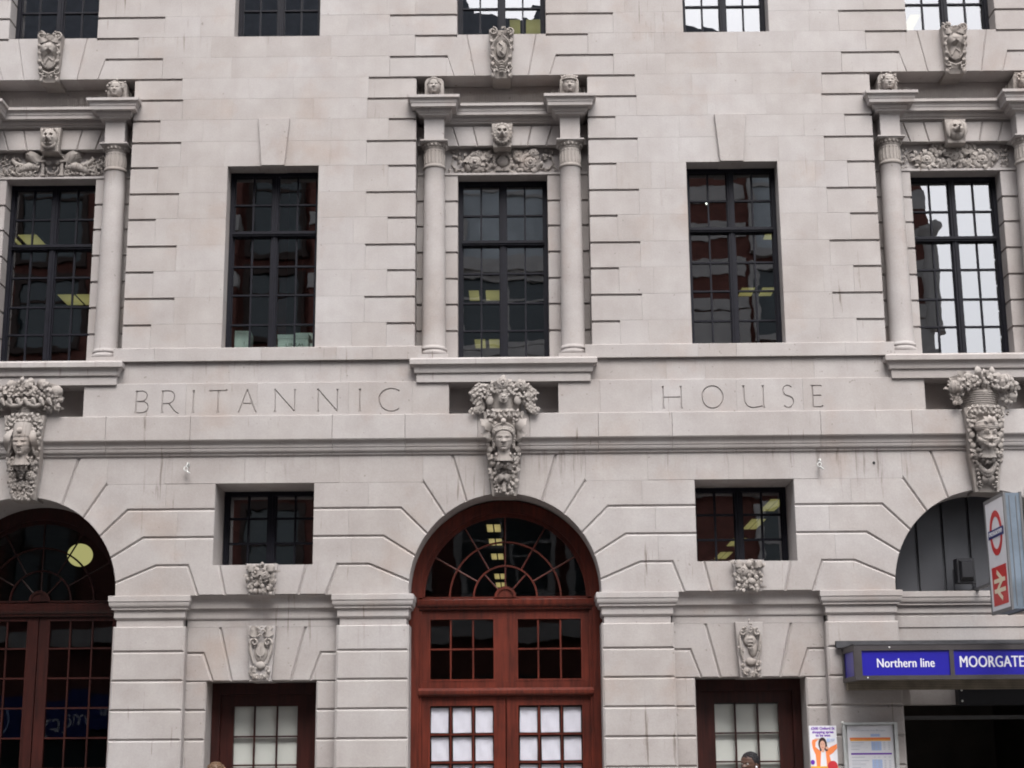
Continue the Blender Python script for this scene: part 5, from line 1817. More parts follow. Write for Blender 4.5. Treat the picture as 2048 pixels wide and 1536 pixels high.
# ---- carved friezes over the column-bay windows
for xc, kind in ((-P, 'trophy'), (0.0, 'roses'), (P, 'swag')):
    fo = MB()
    Y0 = 0.345
    SPRAY = lambda x_, z_, L_, n_, R_=0.02: spray(fo, rng, x_, Y0 - 0.012, z_, L_, n_, R_)
    def vine(pts_, r_=0.010):
        tube(fo, [(xc + a_, Y0 - 0.012 - c_, b_) for a_, b_, c_ in pts_], r_, 6)
    if kind == 'roses':
        for sd in (-1, 1):
            SPRAY(xc + sd * 0.34, 8.70, 0.125, 11, 0.05)
            SPRAY(xc + sd * 0.33, 8.80, 0.085, 6, 0.02)
            SPRAY(xc + sd * 0.47, 8.75, 0.08, 5)
            SPRAY(xc + sd * 0.22, 8.66, 0.075, 6)
            SPRAY(xc + sd * 0.20, 8.80, 0.08, 7)
            SPRAY(xc + sd * 0.11, 8.85, 0.07, 7)
            SPRAY(xc + sd * 0.13, 8.62, 0.07, 7)
            flower(fo, (xc + sd * 0.20, Y0 - 0.03, 8.80), 0.055, 5, 2)
            vine([(sd * 0.45, 8.63, 0), (sd * 0.56, 8.62, 0.004), (sd * 0.625, 8.69, 0), (sd * 0.60, 8.78, 0.004), (sd * 0.53, 8.80, 0), (sd * 0.51, 8.74, 0)])
            SPRAY(xc + sd * 0.57, 8.83, 0.06, 5)
            SPRAY(xc + sd * 0.61, 8.61, 0.05, 5)
            cluster(fo, rng, [(xc + sd * 0.27, 8.62), (xc + sd * 0.41, 8.62), (xc + sd * 0.50, 8.62)], Y0 - 0.01, 0.035, 2, 'bl', 0.7)
        flower(fo, (xc - 0.34, Y0 - 0.05, 8.70), 0.085, 7, 3)
        flower(fo, (xc - 0.30, Y0 - 0.035, 8.82), 0.055, 6, 2)
        flower(fo, (xc + 0.34, Y0 - 0.05, 8.69), 0.082, 11, 2)
        flower(fo, (xc + 0.38, Y0 - 0.05, 8.82), 0.065, 5, 2)
        flower(fo, (xc + 0.28, Y0 - 0.035, 8.80), 0.045, 6, 1)
        ball(fo, (xc, Y0 + 0.0, 8.725), 0.078, 1, 0.75, 1.05, 18, 14)
        for q in range(18):
            a_ = 2 * pi * q / 18
            leaf(fo, (xc + 0.085 * cos(a_), Y0 - 0.02, 8.725 + 0.09 * sin(a_)), a_ + 1.0, 0.06, 0.02, 0.3, 0.3)
        SPRAY(xc, 8.855, 0.075, 9)
        for sd in (-1, 1):
            leaf(fo, (xc, Y0 - 0.03, 8.61), (0.12 if sd > 0 else pi - 0.12), 0.11, 0.026, 0.2, 0.3)
    elif kind == 'swag':
        for sd in (-1, 1):
            SPRAY(xc + sd * 0.34, 8.68, 0.12, 11, 0.04)
            SPRAY(xc + sd * 0.25, 8.64, 0.08, 7)
            SPRAY(xc + sd * 0.44, 8.73, 0.09, 7)
            SPRAY(xc + sd * 0.40, 8.62, 0.07, 6)
            SPRAY(xc + sd * 0.12, 8.63, 0.085, 8)
            SPRAY(xc + sd * 0.16, 8.83, 0.09, 8)
            SPRAY(xc + sd * 0.25, 8.78, 0.075, 6)
            flower(fo, (xc + sd * 0.34, Y0 - 0.045, 8.68), 0.07, 6, 2)
            flower(fo, (xc + sd * 0.14, Y0 - 0.04, 8.64), 0.05, 5, 2)
            vine([(sd * 0.46, 8.66, 0), (sd * 0.54, 8.70, 0.004), (sd * 0.56, 8.78, 0), (sd * 0.50, 8.83, 0.004)])
            for z_ in (8.84, 8.77, 8.70, 8.63):
                SPRAY(xc + sd * 0.62, z_, 0.045, 5)
        for x_ in (-0.2, -0.1, 0.0, 0.1, 0.2):
            SPRAY(xc + x_, 8.86 - 0.1 * abs(x_), 0.09, 7)
        SPRAY(xc, 8.72, 0.10, 9, 0.03)
        flower(fo, (xc, Y0 - 0.05, 8.73), 0.06, 6, 2)
        cluster(fo, rng, [(xc - 0.06, 8.62), (xc + 0.06, 8.62), (xc, 8.64)], Y0 - 0.02, 0.04, 3, 'lb', 0.7)
    else:
        for sd in (-1, 1):
            # wings, posts, reclining bodies and horn scrolls
            for j in range(7):
                leaf(fo, (xc + sd * 0.10, Y0 - 0.02, 8.80), (pi / 2 - sd * (pi / 2)) + sd * (0.36 - 0.10 * j) * 1.0, 0.36 - 0.02 * j, 0.028, 0.05, 0.3)
            fo.box(xc + sd * 0.115 - 0.018, xc + sd * 0.115 + 0.018, Y0 - 0.05, Y0 + 0.005, 8.60, 8.76)
            fo.box(xc + sd * 0.115 - 0.035, xc + sd * 0.115 + 0.035, Y0 - 0.065, Y0 + 0.005, 8.761, 8.785)
            fo.box(xc + sd * 0.115 - 0.03, xc + sd * 0.115 + 0.03, Y0 - 0.06, Y0 + 0.005, 8.585, 8.5995)
            tube(fo, [(xc + sd * 0.16, Y0 - 0.02, 8.70), (xc + sd * 0.28, Y0 - 0.035, 8.71), (xc + sd * 0.40, Y0 - 0.02, 8.66), (xc + sd * 0.47, Y0 - 0.01, 8.62)], [0.03, 0.055, 0.045, 0.02], 10)
            tube(fo, [(xc + sd * 0.36, Y0 - 0.03, 8.72), (xc + sd * 0.45, Y0 - 0.04, 8.74), (xc + sd * 0.50, Y0 - 0.03, 8.80), (xc + sd * 0.47, Y0 - 0.02, 8.84)], [0.03, 0.035, 0.025, 0.012], 8)
            scroll(fo, (xc + sd * 0.40, 8.66), 0.06, 1.2, 0, sd, 0.013, Y0 - 0.04)
            ball(fo, (xc + sd * 0.055, Y0 - 0.04, 8.755), 0.036, 1, 0.8, 0.9, 12, 8)
            for q in range(16):
                u_ = rng.uniform(0.17, 0.62)
                zz_ = 8.60 + rng.uniform(0, 0.08 if u_ < 0.34 else 0.13)
                spray(fo, rng, xc + sd * u_, Y0 - 0.02, zz_, rng.uniform(0.04, 0.065), 5, 0.008)
            for q in range(5):
                spray(fo, rng, xc + sd * rng.uniform(0.44, 0.64), Y0 - 0.012, rng.uniform(8.74, 8.86), rng.uniform(0.04, 0.06), 5, 0.008)
            for q in range(6):
                tube(fo, [(xc + sd * (0.18 + 0.05 * q), Y0 - 0.075, 8.675 - 0.004 * q), (xc + sd * (0.19 + 0.05 * q), Y0 - 0.085, 8.71 - 0.004 * q), (xc + sd * (0.18 + 0.05 * q), Y0 - 0.07, 8.745 - 0.004 * q)], 0.006, 5)
            cluster(fo, rng, [(xc + sd * 0.30, 8.63), (xc + sd * 0.22, 8.64), (xc + sd * 0.46, 8.70), (xc + sd * 0.52, 8.62), (xc + sd * 0.58, 8.66), (xc + sd * 0.60, 8.60)], Y0 - 0.01, 0.04, 3, 'lb', 0.8)
        pts = [(xc + 0.14 * cos(pi * q / 10), Y0 - 0.05, 8.80 + 0.075 * sin(pi * q / 10)) for q in range(11)]
        tube(fo, pts, 0.016, 8)
        for q in range(9):
            a_ = pi * q / 8
            leaf(fo, (xc + 0.12 * cos(a_), Y0 - 0.04, 8.80 + 0.06 * sin(a_)), a_ + 0.5, 0.06, 0.02, 0.2, 0.3)
        pts = [(xc + 0.075 * cos(pi + pi * q / 10), Y0 - 0.04, 8.70 + 0.09 * sin(pi + pi * q / 10)) for q in range(11)]
        tube(fo, pts, 0.016, 8)
        cluster(fo, rng, [(xc, 8.66), (xc, 8.60), (xc - 0.05, 8.60), (xc + 0.05, 8.60)], Y0 - 0.01, 0.035, 3, 'lb', 0.7)
    ob = fo.build('carved_frieze', CARVED, B, smooth=0.9)
    ob['kind'] = 'stuff'
    ob['label'] = {'roses': 'carved frieze of roses, leaves and a central globe', 'swag': 'carved frieze of leafy swags and rosettes', 'trophy': 'carved frieze of wings, horns and posts'}[kind]

# ---- fruit panels and cartouches of the side bays
for sc in (-HB, HB):
    fo = MB()
    for iz, z in enumerate((3.735, 3.685, 3.63, 3.575, 3.52, 3.465)):
        hw = 0.118 + (z - 3.43) * 0.09
        for q in range(6):
            px = sc - hw + 2 * hw * (q + 0.5 * (iz % 2) * 0.6) / 5.3
            px = max(sc - hw, min(sc + hw, px))
            k_ = rng.random()
            if k_ < 0.5:
                for w_ in range(3):
                    leaf(fo, (px, 0.0, z), rng.uniform(0, 2 * pi), rng.uniform(0.05, 0.085), rng.uniform(0.016, 0.024), rng.uniform(0.2, 0.6), 0.3, rng.uniform(-0.5, 0.5), w_ % 2, 0.5)
            elif k_ < 0.72:
                flower(fo, (px, -0.012, z), rng.uniform(0.032, 0.045), rng.choice((5, 6)), rng.choice((1, 2)), rng.uniform(0, 1))
            else:
                ball(fo, (px, -0.015, z), rng.uniform(0.018, 0.032), 1, 0.9, rng.uniform(1, 1.3), 9, 7)
    for sd in (-1, 1):
        for j in range(3):
            leaf(fo, (sc + sd * 0.05, -0.02, 3.70), pi / 2 - sd * (0.9 + 0.3 * j), 0.11, 0.026, 0.3, 0.3, 0, 1, 0.4)
    if sc > 0:
        flower(fo, (sc - 0.07, -0.03, 3.65), 0.065, 8, 2)
        ball(fo, (sc + 0.0, -0.03, 3.725), 0.038, 1, 0.9, 1.2, 10, 8)
        ball(fo, (sc + 0.03, -0.03, 3.53), 0.04, 1, 0.9, 1, 10, 8)
    else:
        flower(fo, (sc - 0.06, -0.03, 3.67), 0.065, 5, 1)
        flower(fo, (sc + 0.05, -0.03, 3.64), 0.055, 5, 2)
    ob = fo.build('carved_fruit', CARVED, B, smooth=0.9)
    ob['kind'] = 'stuff'
    fo = MB()
    Y0 = 0.125
    for sd in (-1, 1):
        if sc < 0:
            scroll(fo, (sc + sd * 0.075, 2.90), 0.05, 1.2, -sd * 0.3 + (pi if sd < 0 else 0), sd, 0.016, Y0 - 0.03)
            pts = [(sc + sd * x, Y0 - 0.02, z) for x, z in ((0.125, 2.90), (0.118, 2.82), (0.095, 2.74), (0.075, 2.67))]
            tube(fo, pts, [0.018, 0.02, 0.018, 0.014], 8)
            leaf(fo, (sc + sd * 0.02, Y0, 2.99), (0.15 if sd > 0 else pi - 0.15), 0.13, 0.04, 0.2, 0.4)
            leaf(fo, (sc + sd * 0.03, Y0, 3.04), (0.35 if sd > 0 else pi - 0.35), 0.11, 0.03, 0.2, 0.4)
        else:
            scroll(fo, (sc + sd * 0.085, 2.975), 0.045, 1.2, pi / 2, sd, 0.016, Y0 - 0.03)
            pts = [(sc + sd * x, Y0 - 0.02, z) for x, z in ((0.12, 2.95), (0.11, 2.85), (0.105, 2.75), (0.08, 2.66))]
            tube(fo, pts, [0.012, 0.02, 0.016, 0.012], 8)
            cluster(fo, rng, [(sc + sd * 0.11, 2.80), (sc + sd * 0.10, 2.76)], Y0 - 0.02, 0.025, 3, 'lb', 0.7)
        cluster(fo, rng, [(sc + sd * 0.085, 2.62), (sc + sd * 0.08, 2.56), (sc + sd * 0.065, 2.51), (sc + sd * 0.04, 2.53)], Y0 - 0.015, 0.034, 3, 'lfb', 0.7)
    cluster(fo, rng, [(sc, 2.985), (sc - 0.03, 3.03), (sc + 0.03, 3.03), (sc, 3.06)], Y0 - 0.03, 0.03, 3, 'lbb', 0.7)
    if sc > 0:
        ball(fo, (sc, Y0 + 0.0, 2.88), 0.075, 1, 0.6, 1.0, 16, 12)
        ball(fo, (sc + 0.03, Y0 + 0.005, 2.80), 0.055, 1, 0.6, 1.9, 12, 10)
        for q in range(4):
            tube(fo, [(sc - 0.03, Y0 - 0.042, 2.90 - 0.035 * q), (sc + 0.03, Y0 - 0.045, 2.90 - 0.035 * q)], 0.007, 6)
    else:
        ball(fo, (sc, Y0 + 0.01, 2.79), 0.085, 0.95, 0.35, 1.35, 16, 12)
        tube(fo, [(sc, Y0 - 0.022, 2.86), (sc, Y0 - 0.024, 2.72)], 0.007, 6)
        pts = [(sc + 0.045 * cos(pi + pi * q / 8), Y0 - 0.022, 2.79 + 0.04 * sin(pi + pi * q / 8)) for q in range(9)]
        tube(fo, pts, 0.007, 6)
    ball(fo, (sc, Y0 + 0.0, 2.645), 0.06, 1, 0.6, 0.8, 14, 10)
    ob = fo.build('carved_cartouche', CARVED, B, smooth=0.9)

# ------------------------------------------------------------------ lettering
def text_obj(name, s, size, mat, parent, loc, rot, bold=0.0, align='CENTER', extrude=0.002, spacing=1.0, sx=1.0, heavy=0.0):
    cu = bpy.data.curves.new('lettering', 'FONT')
    cu.body = s
    cu.size = size
    cu.align_x = align
    cu.align_y = 'CENTER'
    cu.offset = bold
    cu.extrude = extrude
    cu.space_character = spacing
    cu.resolution_u = 4
    t = bpy.data.objects.new('lettering', cu)
    COL.objects.link(t)
    dg = bpy.context.evaluated_depsgraph_get()
    me = bpy.data.meshes.new_from_object(t.evaluated_get(dg))
    bpy.data.objects.remove(t)
    if heavy:
        mb = MB()
        for dx, dz in ((-heavy, 0.0), (heavy, 0.0004)):
            mb.add([(v.co.x + dx, v.co.y, v.co.z + dz) for v in me.vertices], [tuple(p.vertices) for p in me.polygons])
        me = mb.mesh('lettering', mat)
    me.materials.clear()
    me.materials.append(mat)
    o = bpy.data.objects.new(name, me)
    COL.objects.link(o)
    o.parent = parent
    o.location = loc
    o.rotation_euler = rot
    o.scale = (sx, 1, 1)
    return o
FRONT = (pi / 2, 0, 0)             # lettering on a surface facing the street

# ------------------------------------------------------------------ underground canopy sign
canopy = empty('station_canopy', (3.77, -0.63, 2.40), 'long canopy sign with blue panels reading Northern line and MOORGATE over the station entrance', 'station sign')
def cpart(name, mat, *boxes):
    mb = MB()
    for x0, x1, y0, y1, z0, z1 in boxes:
        mb.box(x0 - 3.77, x1 - 3.77, y0 + 0.63, y1 + 0.63, z0 - 2.40, z1 - 2.40)
    return mb.build(name, mat, canopy)
XR = 7.26
cpart('canopy_frame', BRONZE,
      (3.77, XR, -0.635, -0.56, 2.712, 2.772), (3.77, XR, -0.635, -0.56, 2.400, 2.446),
      (3.77, 3.848, -0.634, -0.56, 2.4465, 2.7115), (4.792, 4.838, -0.634, -0.56, 2.4465, 2.7115), (6.22, 6.262, -0.634, -0.56, 2.4465, 2.7115), (XR - 0.075, XR, -0.634, -0.56, 2.4465, 2.7115),
      (3.77, 3.83, -0.5595, 0.05, 2.712, 2.772), (3.77, 3.83, -0.5595, 0.05, 2.400, 2.446), (3.77, 3.83, -0.03, 0.05, 2.4465, 2.7115),
      (3.85, XR - 0.08, -0.5595, -0.032, 2.425, 2.440))
cpart('canopy_roof', LEAD, (3.70, XR + 0.06, -0.02, 0.05, 2.785, 2.860), (3.76, XR + 0.03, -0.64, 0.05, 2.773, 2.785))
p1 = cpart('sign_panel', SIGNBLUE, (3.8485, 4.7915, -0.618, -0.57, 2.447, 2.711))
p2 = cpart('sign_panel', SIGNBLUE, (4.8385, 6.2195, -0.618, -0.57, 2.447, 2.711))
p3 = cpart('sign_panel', SIGNBLUE, (6.2625, XR - 0.076, -0.618, -0.57, 2.447, 2.711))
pe = cpart('end_panel', SIGNBLUE, (3.785, 3.80, -0.5590, -0.031, 2.447, 2.711))
text_obj('lettering', 'Northern line', 0.135, LETTERWHITE, p1, (4.318 - 3.77, -0.6185 + 0.63, 2.574 - 2.40), FRONT, 0.0, spacing=1.04, sx=0.79, heavy=0.0025)
text_obj('lettering', 'MOORGATE', 0.170, LETTERWHITE, p2, (4.895 - 3.77, -0.6185 + 0.63, 2.580 - 2.40), FRONT, 0.0, 'LEFT', spacing=1.03, sx=0.73, heavy=0.0035)
for i in range(7):
    cpart('soffit_slat', SLAT, (3.80, XR - 0.1, -0.030, 0.055, 2.318 + 0.0185 * i, 2.332 + 0.0185 * i))
cpart('slat_backing', BRONZE, (3.805, XR - 0.105, -0.012, 0.0545, 2.3175, 2.4385))
for xx, zz in ((3.90, 2.42), (6.0, 2.42), (5.63, 2.423), (4.15, 2.742)):
    b_ = MB()
    ball(b_, (xx - 3.77, -0.637 + 0.63, zz - 2.40), 0.009, 1, 0.5, 1, 8, 6)
    b_.build('screw', STEEL, canopy)

# ------------------------------------------------------------------ projecting double sign
TX, TY0, TY1, TZ0, TZ1 = 5.280, -1.36, -0.63, 3.075, 4.312
totem = empty('projecting_sign', (TX, TY1, TZ0), 'blue grey projecting sign box with red roundel above red double arrow panel', 'station sign')
def tpart(name, mat, parent, mb):
    mb.v = [(a - TX, b - TY1, c - TZ0) for a, b, c in mb.v]
    return mb.build(name, mat, parent)
mb = MB()
mb.box(TX + 0.012, TX + 0.185, TY0 + 0.010, TY1 - 0.010, TZ0 + 0.010, TZ1 - 0.010)
case = tpart('sign_case', BLUEGREY, totem, mb)
mb = MB()
for q in (0.0, 0.173):
    mb.box(TX + q, TX + q + 0.024, TY0, TY1, TZ0, TZ0 + 0.035)
    mb.box(TX + q, TX + q + 0.024, TY0, TY1, TZ1 - 0.035, TZ1)
    mb.box(TX + q, TX + q + 0.024, TY0, TY0 + 0.03, TZ0 + 0.0355, TZ1 - 0.0355)
    mb.box(TX + q, TX + q + 0.024, TY1 - 0.03, TY1, TZ0 + 0.0355, TZ1 - 0.0355)
mb.box(TX + 0.06, TX + 0.066, TY0 + 0.004, TY0 + 0.0099, TZ0 + 0.04, TZ1 - 0.04)
mb.box(TX + 0.13, TX + 0.136, TY0 + 0.004, TY0 + 0.0099, TZ0 + 0.04, TZ1 - 0.04)
tpart('sign_edge', GREYMETAL, totem, mb)
mb = MB()
mb.box(TX + 0.006, TX + 0.0118, TY0 + 0.0302, TY1 - 0.0302, TZ0 + 0.0352, TZ1 - 0.0352)
fc = tpart('sign_face', SIGNWHITE, totem, mb)
mb = MB()
mb.box(TX + 0.08, TX + 0.12, TY1 - 0.008, 0.563, 3.434, 3.462)
tpart('bracket', GREYMETAL, totem, mb)
YCN = (TY0 + TY1) / 2
def face_poly(mb, pts, x, th=0.003):
    """flat shape on the sign face: (u, z) with u to the viewer's right, i.e. towards the street"""
    n = len(pts)
    a = [(x - th, YCN - u, z) for u, z in pts]
    b = [(x, YCN - u, z) for u, z in pts]
    mb.add(a + b, [tuple(range(n - 1, -1, -1))] + [tuple(range(n, 2 * n))] + [(i, (i + 1) % n, n + (i + 1) % n, n + i) for i in range(n)])
mb = MB()
n = 48
zc_ = 3.925
vs_, fs = [], []
for i in range(n):
    a = 2 * pi * i / n
    for r in (0.163, 0.228):
        for dx in (0.003, 0.0):
            vs_.append((TX + 0.0055 - dx, YCN - r * 0.97 * cos(a), zc_ + r * 1.06 * sin(a)))
for i in range(n):
    j = (i + 1) % n
    fs += [(4 * i, 4 * j, 4 * j + 2, 4 * i + 2), (4 * i + 1, 4 * i + 3, 4 * j + 3, 4 * j + 1), (4 * i, 4 * i + 1, 4 * j + 1, 4 * j), (4 * i + 2, 4 * j + 2, 4 * j + 3, 4 * i + 3)]
mb.add(vs_, fs)
tpart('roundel_ring', SIGNRED, fc, mb)
mb = MB()
face_poly(mb, [(-0.275, zc_ - 0.045), (0.275, zc_ - 0.045), (0.275, zc_ + 0.045), (-0.275, zc_ + 0.045)], TX + 0.0021, 0.003)
tpart('roundel_bar', DARKBLUE, fc, mb)
text_obj('lettering', 'UNDERGROUND', 0.062, LETTERWHITE, fc, (-0.0015, YCN - TY1, zc_ - TZ0), (pi / 2, 0, -pi / 2), 0.0012)
mb = MB()
zb_ = 3.365
face_poly(mb, [(-0.25, zb_ - 0.205), (0.265, zb_ - 0.205), (0.265, zb_ + 0.205), (-0.25, zb_ + 0.205)], TX + 0.0055, 0.003)
tpart('arrow_panel', SIGNRED, fc, mb)
mb = MB()
k = 0.40 / 62.0
def seg(ax, ay, bx, by, wd, lay):
    dx, dy = bx - ax, by - ay
    L = sqrt(dx * dx + dy * dy)
    nx, ny = -dy / L * wd / 2, dx / L * wd / 2
    pts = [(ax + nx, ay + ny), (bx + nx, by + ny), (bx - nx, by - ny), (ax - nx, ay - ny)]
    pts = [((px - 31) * k + 0.008, zb_ - (py - 19.5) * k * 1.15) for px, py in pts]
    face_poly(mb, pts, TX + 0.0021 - 0.0004 * lay, 0.002)
seg(0, 12.4, 62, 12.4, 6, 0)
seg(0, 26.6, 62, 26.6, 6, 0)
seg(18.5, -0.5, 47, 12.9, 6.5, 1)
seg(47, 12.0, 15, 27.0, 6.5, 2)
seg(15, 26.1, 43.5, 39.5, 6.5, 3)
tpart('double_arrow', ARROWCREAM, fc, mb)

# floodlight beside the sign
fl = empty('floodlight', (5.27, 0.30, 3.44), 'small black floodlight on the ledge beside the projecting sign', 'floodlight')
mb = MB()
mb.box(-0.10, 0.10, -0.10, 0.06, 0.08, 0.36)
mb.add([(-0.08, -0.10, 0.10), (0.08, -0.10, 0.10), (0.08, -0.10, 0.34), (-0.08, -0.10, 0.34), (-0.06, -0.16, 0.14), (0.06, -0.16, 0.14), (0.06, -0.16, 0.31), (-0.06, -0.16, 0.31)],
       [(0, 1, 5, 4), (1, 2, 6, 5), (2, 3, 7, 6), (3, 0, 4, 7), (4, 5, 6, 7)])
mb.build('lamp_housing', BLACK, fl)
mb = MB()
tube(mb, [(-0.12, 0.0, 0.24), (-0.12, 0.0, 0.0), (0.12, 0.0, 0.0), (0.12, 0.0, 0.24)], 0.012, 6)
mb.build('bracket', BLACK, fl)

# ------------------------------------------------------------------ wall fixings above the mezzanine windows
def wall_hook(x, z, label, fl_=1):
    e = empty('wall_hook', (x, 0.055, z), label, 'wall hook', 'metal hooks fixed above the small windows')
    mb = MB()
    mb.box(-0.012, 0.012, -0.008, 0.0, 0.02, 0.06)
    mb.build('back_plate', HOOK, e)
    mb = MB()
    tube(mb, [(0, -0.008, 0.045), (0, -0.05, 0.05), (0.0, -0.07, 0.03), (-0.014 * fl_, -0.07, 0.005)], [0.009, 0.009, 0.008, 0.008], 7)
    mb.build('arm', HOOK, e)
    mb = MB()
    pts = [(-0.014 * fl_ + 0.022 * cos(a), -0.07, -0.018 + 0.024 * sin(a)) for a in [2 * pi * q / 14 for q in range(14)]]
    tube(mb, pts, 0.008, 6)
    tube(mb, [(-0.01 * fl_, -0.07, -0.04), (0.015 * fl_, -0.07, -0.06), (0.035 * fl_, -0.065, -0.072)], [0.008, 0.012, 0.006], 6)
    mb.build('ring', HOOK, e)
wall_hook(-3.645, 4.895, 'bright metal hook with open ring on the wall above the left small square window', 1)
wall_hook(3.632, 4.88, 'slim metal hook on the wall above the right small square window near the turbaned keystone', 1)
mb = MB()
lathe(mb, 0, 0, [(0.013, 0.0), (0.016, 0.004), (0.012, 0.010)], 12)
o = mb.build('wall_plug', BLACK)
o.location = (4.26, 0.058, 4.892)
o.rotation_euler = (pi / 2, 0, 0)
tag(o, 'small dark round plug hole cap on the stone left of the turbaned keystone', 'wall plug')

# ------------------------------------------------------------------ bird spikes
for i, xc in enumerate(BAYS):
    mb = MB()
    rs = random.Random(40 + i)
    for j in range(44):
        x = -0.54 + 1.08 * j / 43
        if abs(x) < 0.52:
            h = rs.uniform(0.10, 0.14)
            tube(mb, [(x, 0.0, 0.0), (x + rs.uniform(-0.012, 0.012), -0.01, h)], 0.0011, 4)
    for sd in (-1, 1):
        for j in range(14):
            u = 0.60 + 0.40 * j / 13
            if abs(u - 0.8225) > 0.125:
                tube(mb, [(sd * u, -0.13, 0.012), (sd * u + rs.uniform(-0.012, 0.012), -0.14, 0.012 + rs.uniform(0.09, 0.13))], 0.0011, 4)
    mb.box(-0.53, 0.53, -0.005, 0.015, -0.002, 0.002)
    o = mb.build('bird_spikes', SPIKE)
    o.location = (xc, 0.13, 9.398)
    tag(o, ['fine wire bird spikes on the cornice of the left column bay', 'fine wire bird spikes on the cornice of the middle column bay', 'fine wire bird spikes on the cornice of the right column bay'][i], 'bird spikes', 'bird spikes on the three cornices')

# ------------------------------------------------------------------ posters beside the entrance
def flat(parent, name, mat, pts, y, th=0.0012, x0=0.0, z0=0.0):
    mb = MB()
    n = len(pts)
    a = [(x - x0, y - th, z - z0) for x, z in pts]
    b = [(x - x0, y, z - z0) for x, z in pts]
    mb.add(a + b, [tuple(range(n)), tuple(range(2 * n - 1, n - 1, -1))] + [(i, n + i, n + (i + 1) % n, (i + 1) % n) for i in range(n)])
    return mb.build(name, mat, parent)
PX, PZ = 3.357, 1.936
poster = empty('poster', (PX, 0.02, PZ), 'white poster of a woman in an orange jacket with purple headline beside the display case', 'poster')
mb = MB()
mb.box(0, 0.300, 0.0, 0.02, -0.52, 0)
mb.box(0.255, 0.29, 0.0201, 0.038, -0.50, -0.02)
board = mb.build('board', SIGNWHITE, poster)
k = 0.300 / 235.0
def pp(pts):
    return [((x - 245) * k, -(z - 797) * k) for x, z in pts]
def ell(cx, cy, rx, ry, n=20, a0=0, a1=2 * pi):
    return [(cx + rx * cos(a0 + (a1 - a0) * i / n), cy - ry * sin(a0 + (a1 - a0) * i / n)) for i in range(n)]
Yp = -0.0006
flat(poster, 'printed_jacket', ORANGE, pp([(268, 918), (300, 908), (318, 916), (296, 935), (292, 975), (330, 1010), (384, 1010), (420, 978), (478, 952), (478, 990), (440, 1030), (410, 1048), (430, 1140), (378, 1140), (372, 1020), (340, 1020), (328, 1140), (298, 1140), (290, 1040), (268, 985), (262, 940)][::-1]), Yp)
flat(poster, 'printed_shirt', SIGNWHITE, pp([(340, 1012), (328, 1140), (384, 1140), (378, 1012)]), Yp - 0.0013)
flat(poster, 'printed_hair', PRINTHAIR, pp(ell(355, 952, 37, 56)), Yp - 0.0015)
flat(poster, 'printed_hair', PRINTHAIR, pp([(322, 960), (330, 1012), (348, 1012), (345, 960)]), Yp - 0.0017)
flat(poster, 'printed_hair', PRINTHAIR, pp([(372, 960), (375, 1012), (398, 1010), (392, 955)]), Yp - 0.0019)
flat(poster, 'printed_face', PRINTSKIN, pp(ell(354, 962, 23, 38)), Yp - 0.003)
flat(poster, 'printed_neck', PRINTSKIN, pp([(342, 990), (344, 1022), (366, 1022), (368, 990)]), Yp - 0.0026)
flat(poster, 'printed_hand', PRINTSKIN, pp(ell(392, 986, 14, 12)), Yp - 0.003)
flat(poster, 'printed_hand', PRINTSKIN, pp([(285, 916), (292, 905), (330, 905), (330, 916)]), Yp - 0.003)
for ex in (345, 364):
    flat(poster, 'printed_eye', PRINTHAIR, pp(ell(ex, 953, 4, 2.4, 8)), Yp - 0.0044)
flat(poster, 'printed_mouth', PRINTRED, pp(ell(355, 982, 7, 2.2, 8)), Yp - 0.0044)
flat(poster, 'printed_band', AMBER, pp([(245, 1138), (245, 1203), (480, 1203), (480, 1138)]), Yp - 0.0003)
flat(poster, 'printed_disc', PRINTRED, pp(ell(434, 1140, 44, 46, 24)), Yp - 0.003)
flat(poster, 'printed_disc', PURPLE, pp(ell(263, 1105, 18, 20, 18)), Yp - 0.003)
flat(poster, 'printed_logo', PRINTBLUE, pp([(392, 905), (392, 935), (420, 935), (420, 905)]), Yp - 0.003)
for q in range(3):
    flat(poster, 'printed_line', PRINTBLUE, pp([(426, 908 + 9 * q), (426, 911 + 9 * q), (466 - 6 * q, 911 + 9 * q), (466 - 6 * q, 908 + 9 * q)]), Yp - 0.003)
text_obj('lettering', '£500 Oxford St', 0.0405, PURPLE, poster, (0.150, Yp - 0.0004, -0.031), FRONT, 0.0016, extrude=0.0006)
text_obj('lettering', 'shopping spree', 0.0385, PURPLE, poster, (0.150, Yp - 0.0004, -0.070), FRONT, 0.0016, extrude=0.0006)
text_obj('lettering', 'to be won', 0.0385, PURPLE, poster, (0.150, Yp - 0.0004, -0.106), FRONT, 0.0016, extrude=0.0006)

CX, CZ = 3.722, 1.968
case_ = empty('display_case', (CX, 0.0, CZ), 'silver framed display case holding a printed train timetable', 'display case')
mb = MB()
CW, CHH = 0.605, 0.86
for a, b, c, d in ((0, 0.028, -CHH, 0), (CW - 0.035, CW, -CHH, 0), (0.0282, CW - 0.0352, -0.026, 0), (0.0282, CW - 0.0352, -CHH, -CHH + 0.03)):
    mb.box(a, b, -0.012, 0.03, c, d)
mb.box(0.005, CW - 0.005, 0.0302, 0.062, -CHH + 0.005, -0.005)
mb.build('case_frame', plain('case_aluminium', (0.42, 0.43, 0.43), 0.45, 0.35, 0.5, 0.15, 10), case_)
mb = MB()
ball(mb, (0.0, -0.016, -0.004), 0.017, 1, 0.7, 1, 10, 8)
mb.build('lock', STEEL, case_)
sheet = empty('timetable', (CX + 0.055, 0.024, CZ - 0.032), 'white timetable sheet with orange and purple bars inside the silver display case', 'timetable')
k = 0.001313
mb = MB()
mb.box(0.0, 0.505, 0.0, 0.003, -0.78, 0.0)
mb.build('sheet', SIGNWHITE, sheet)
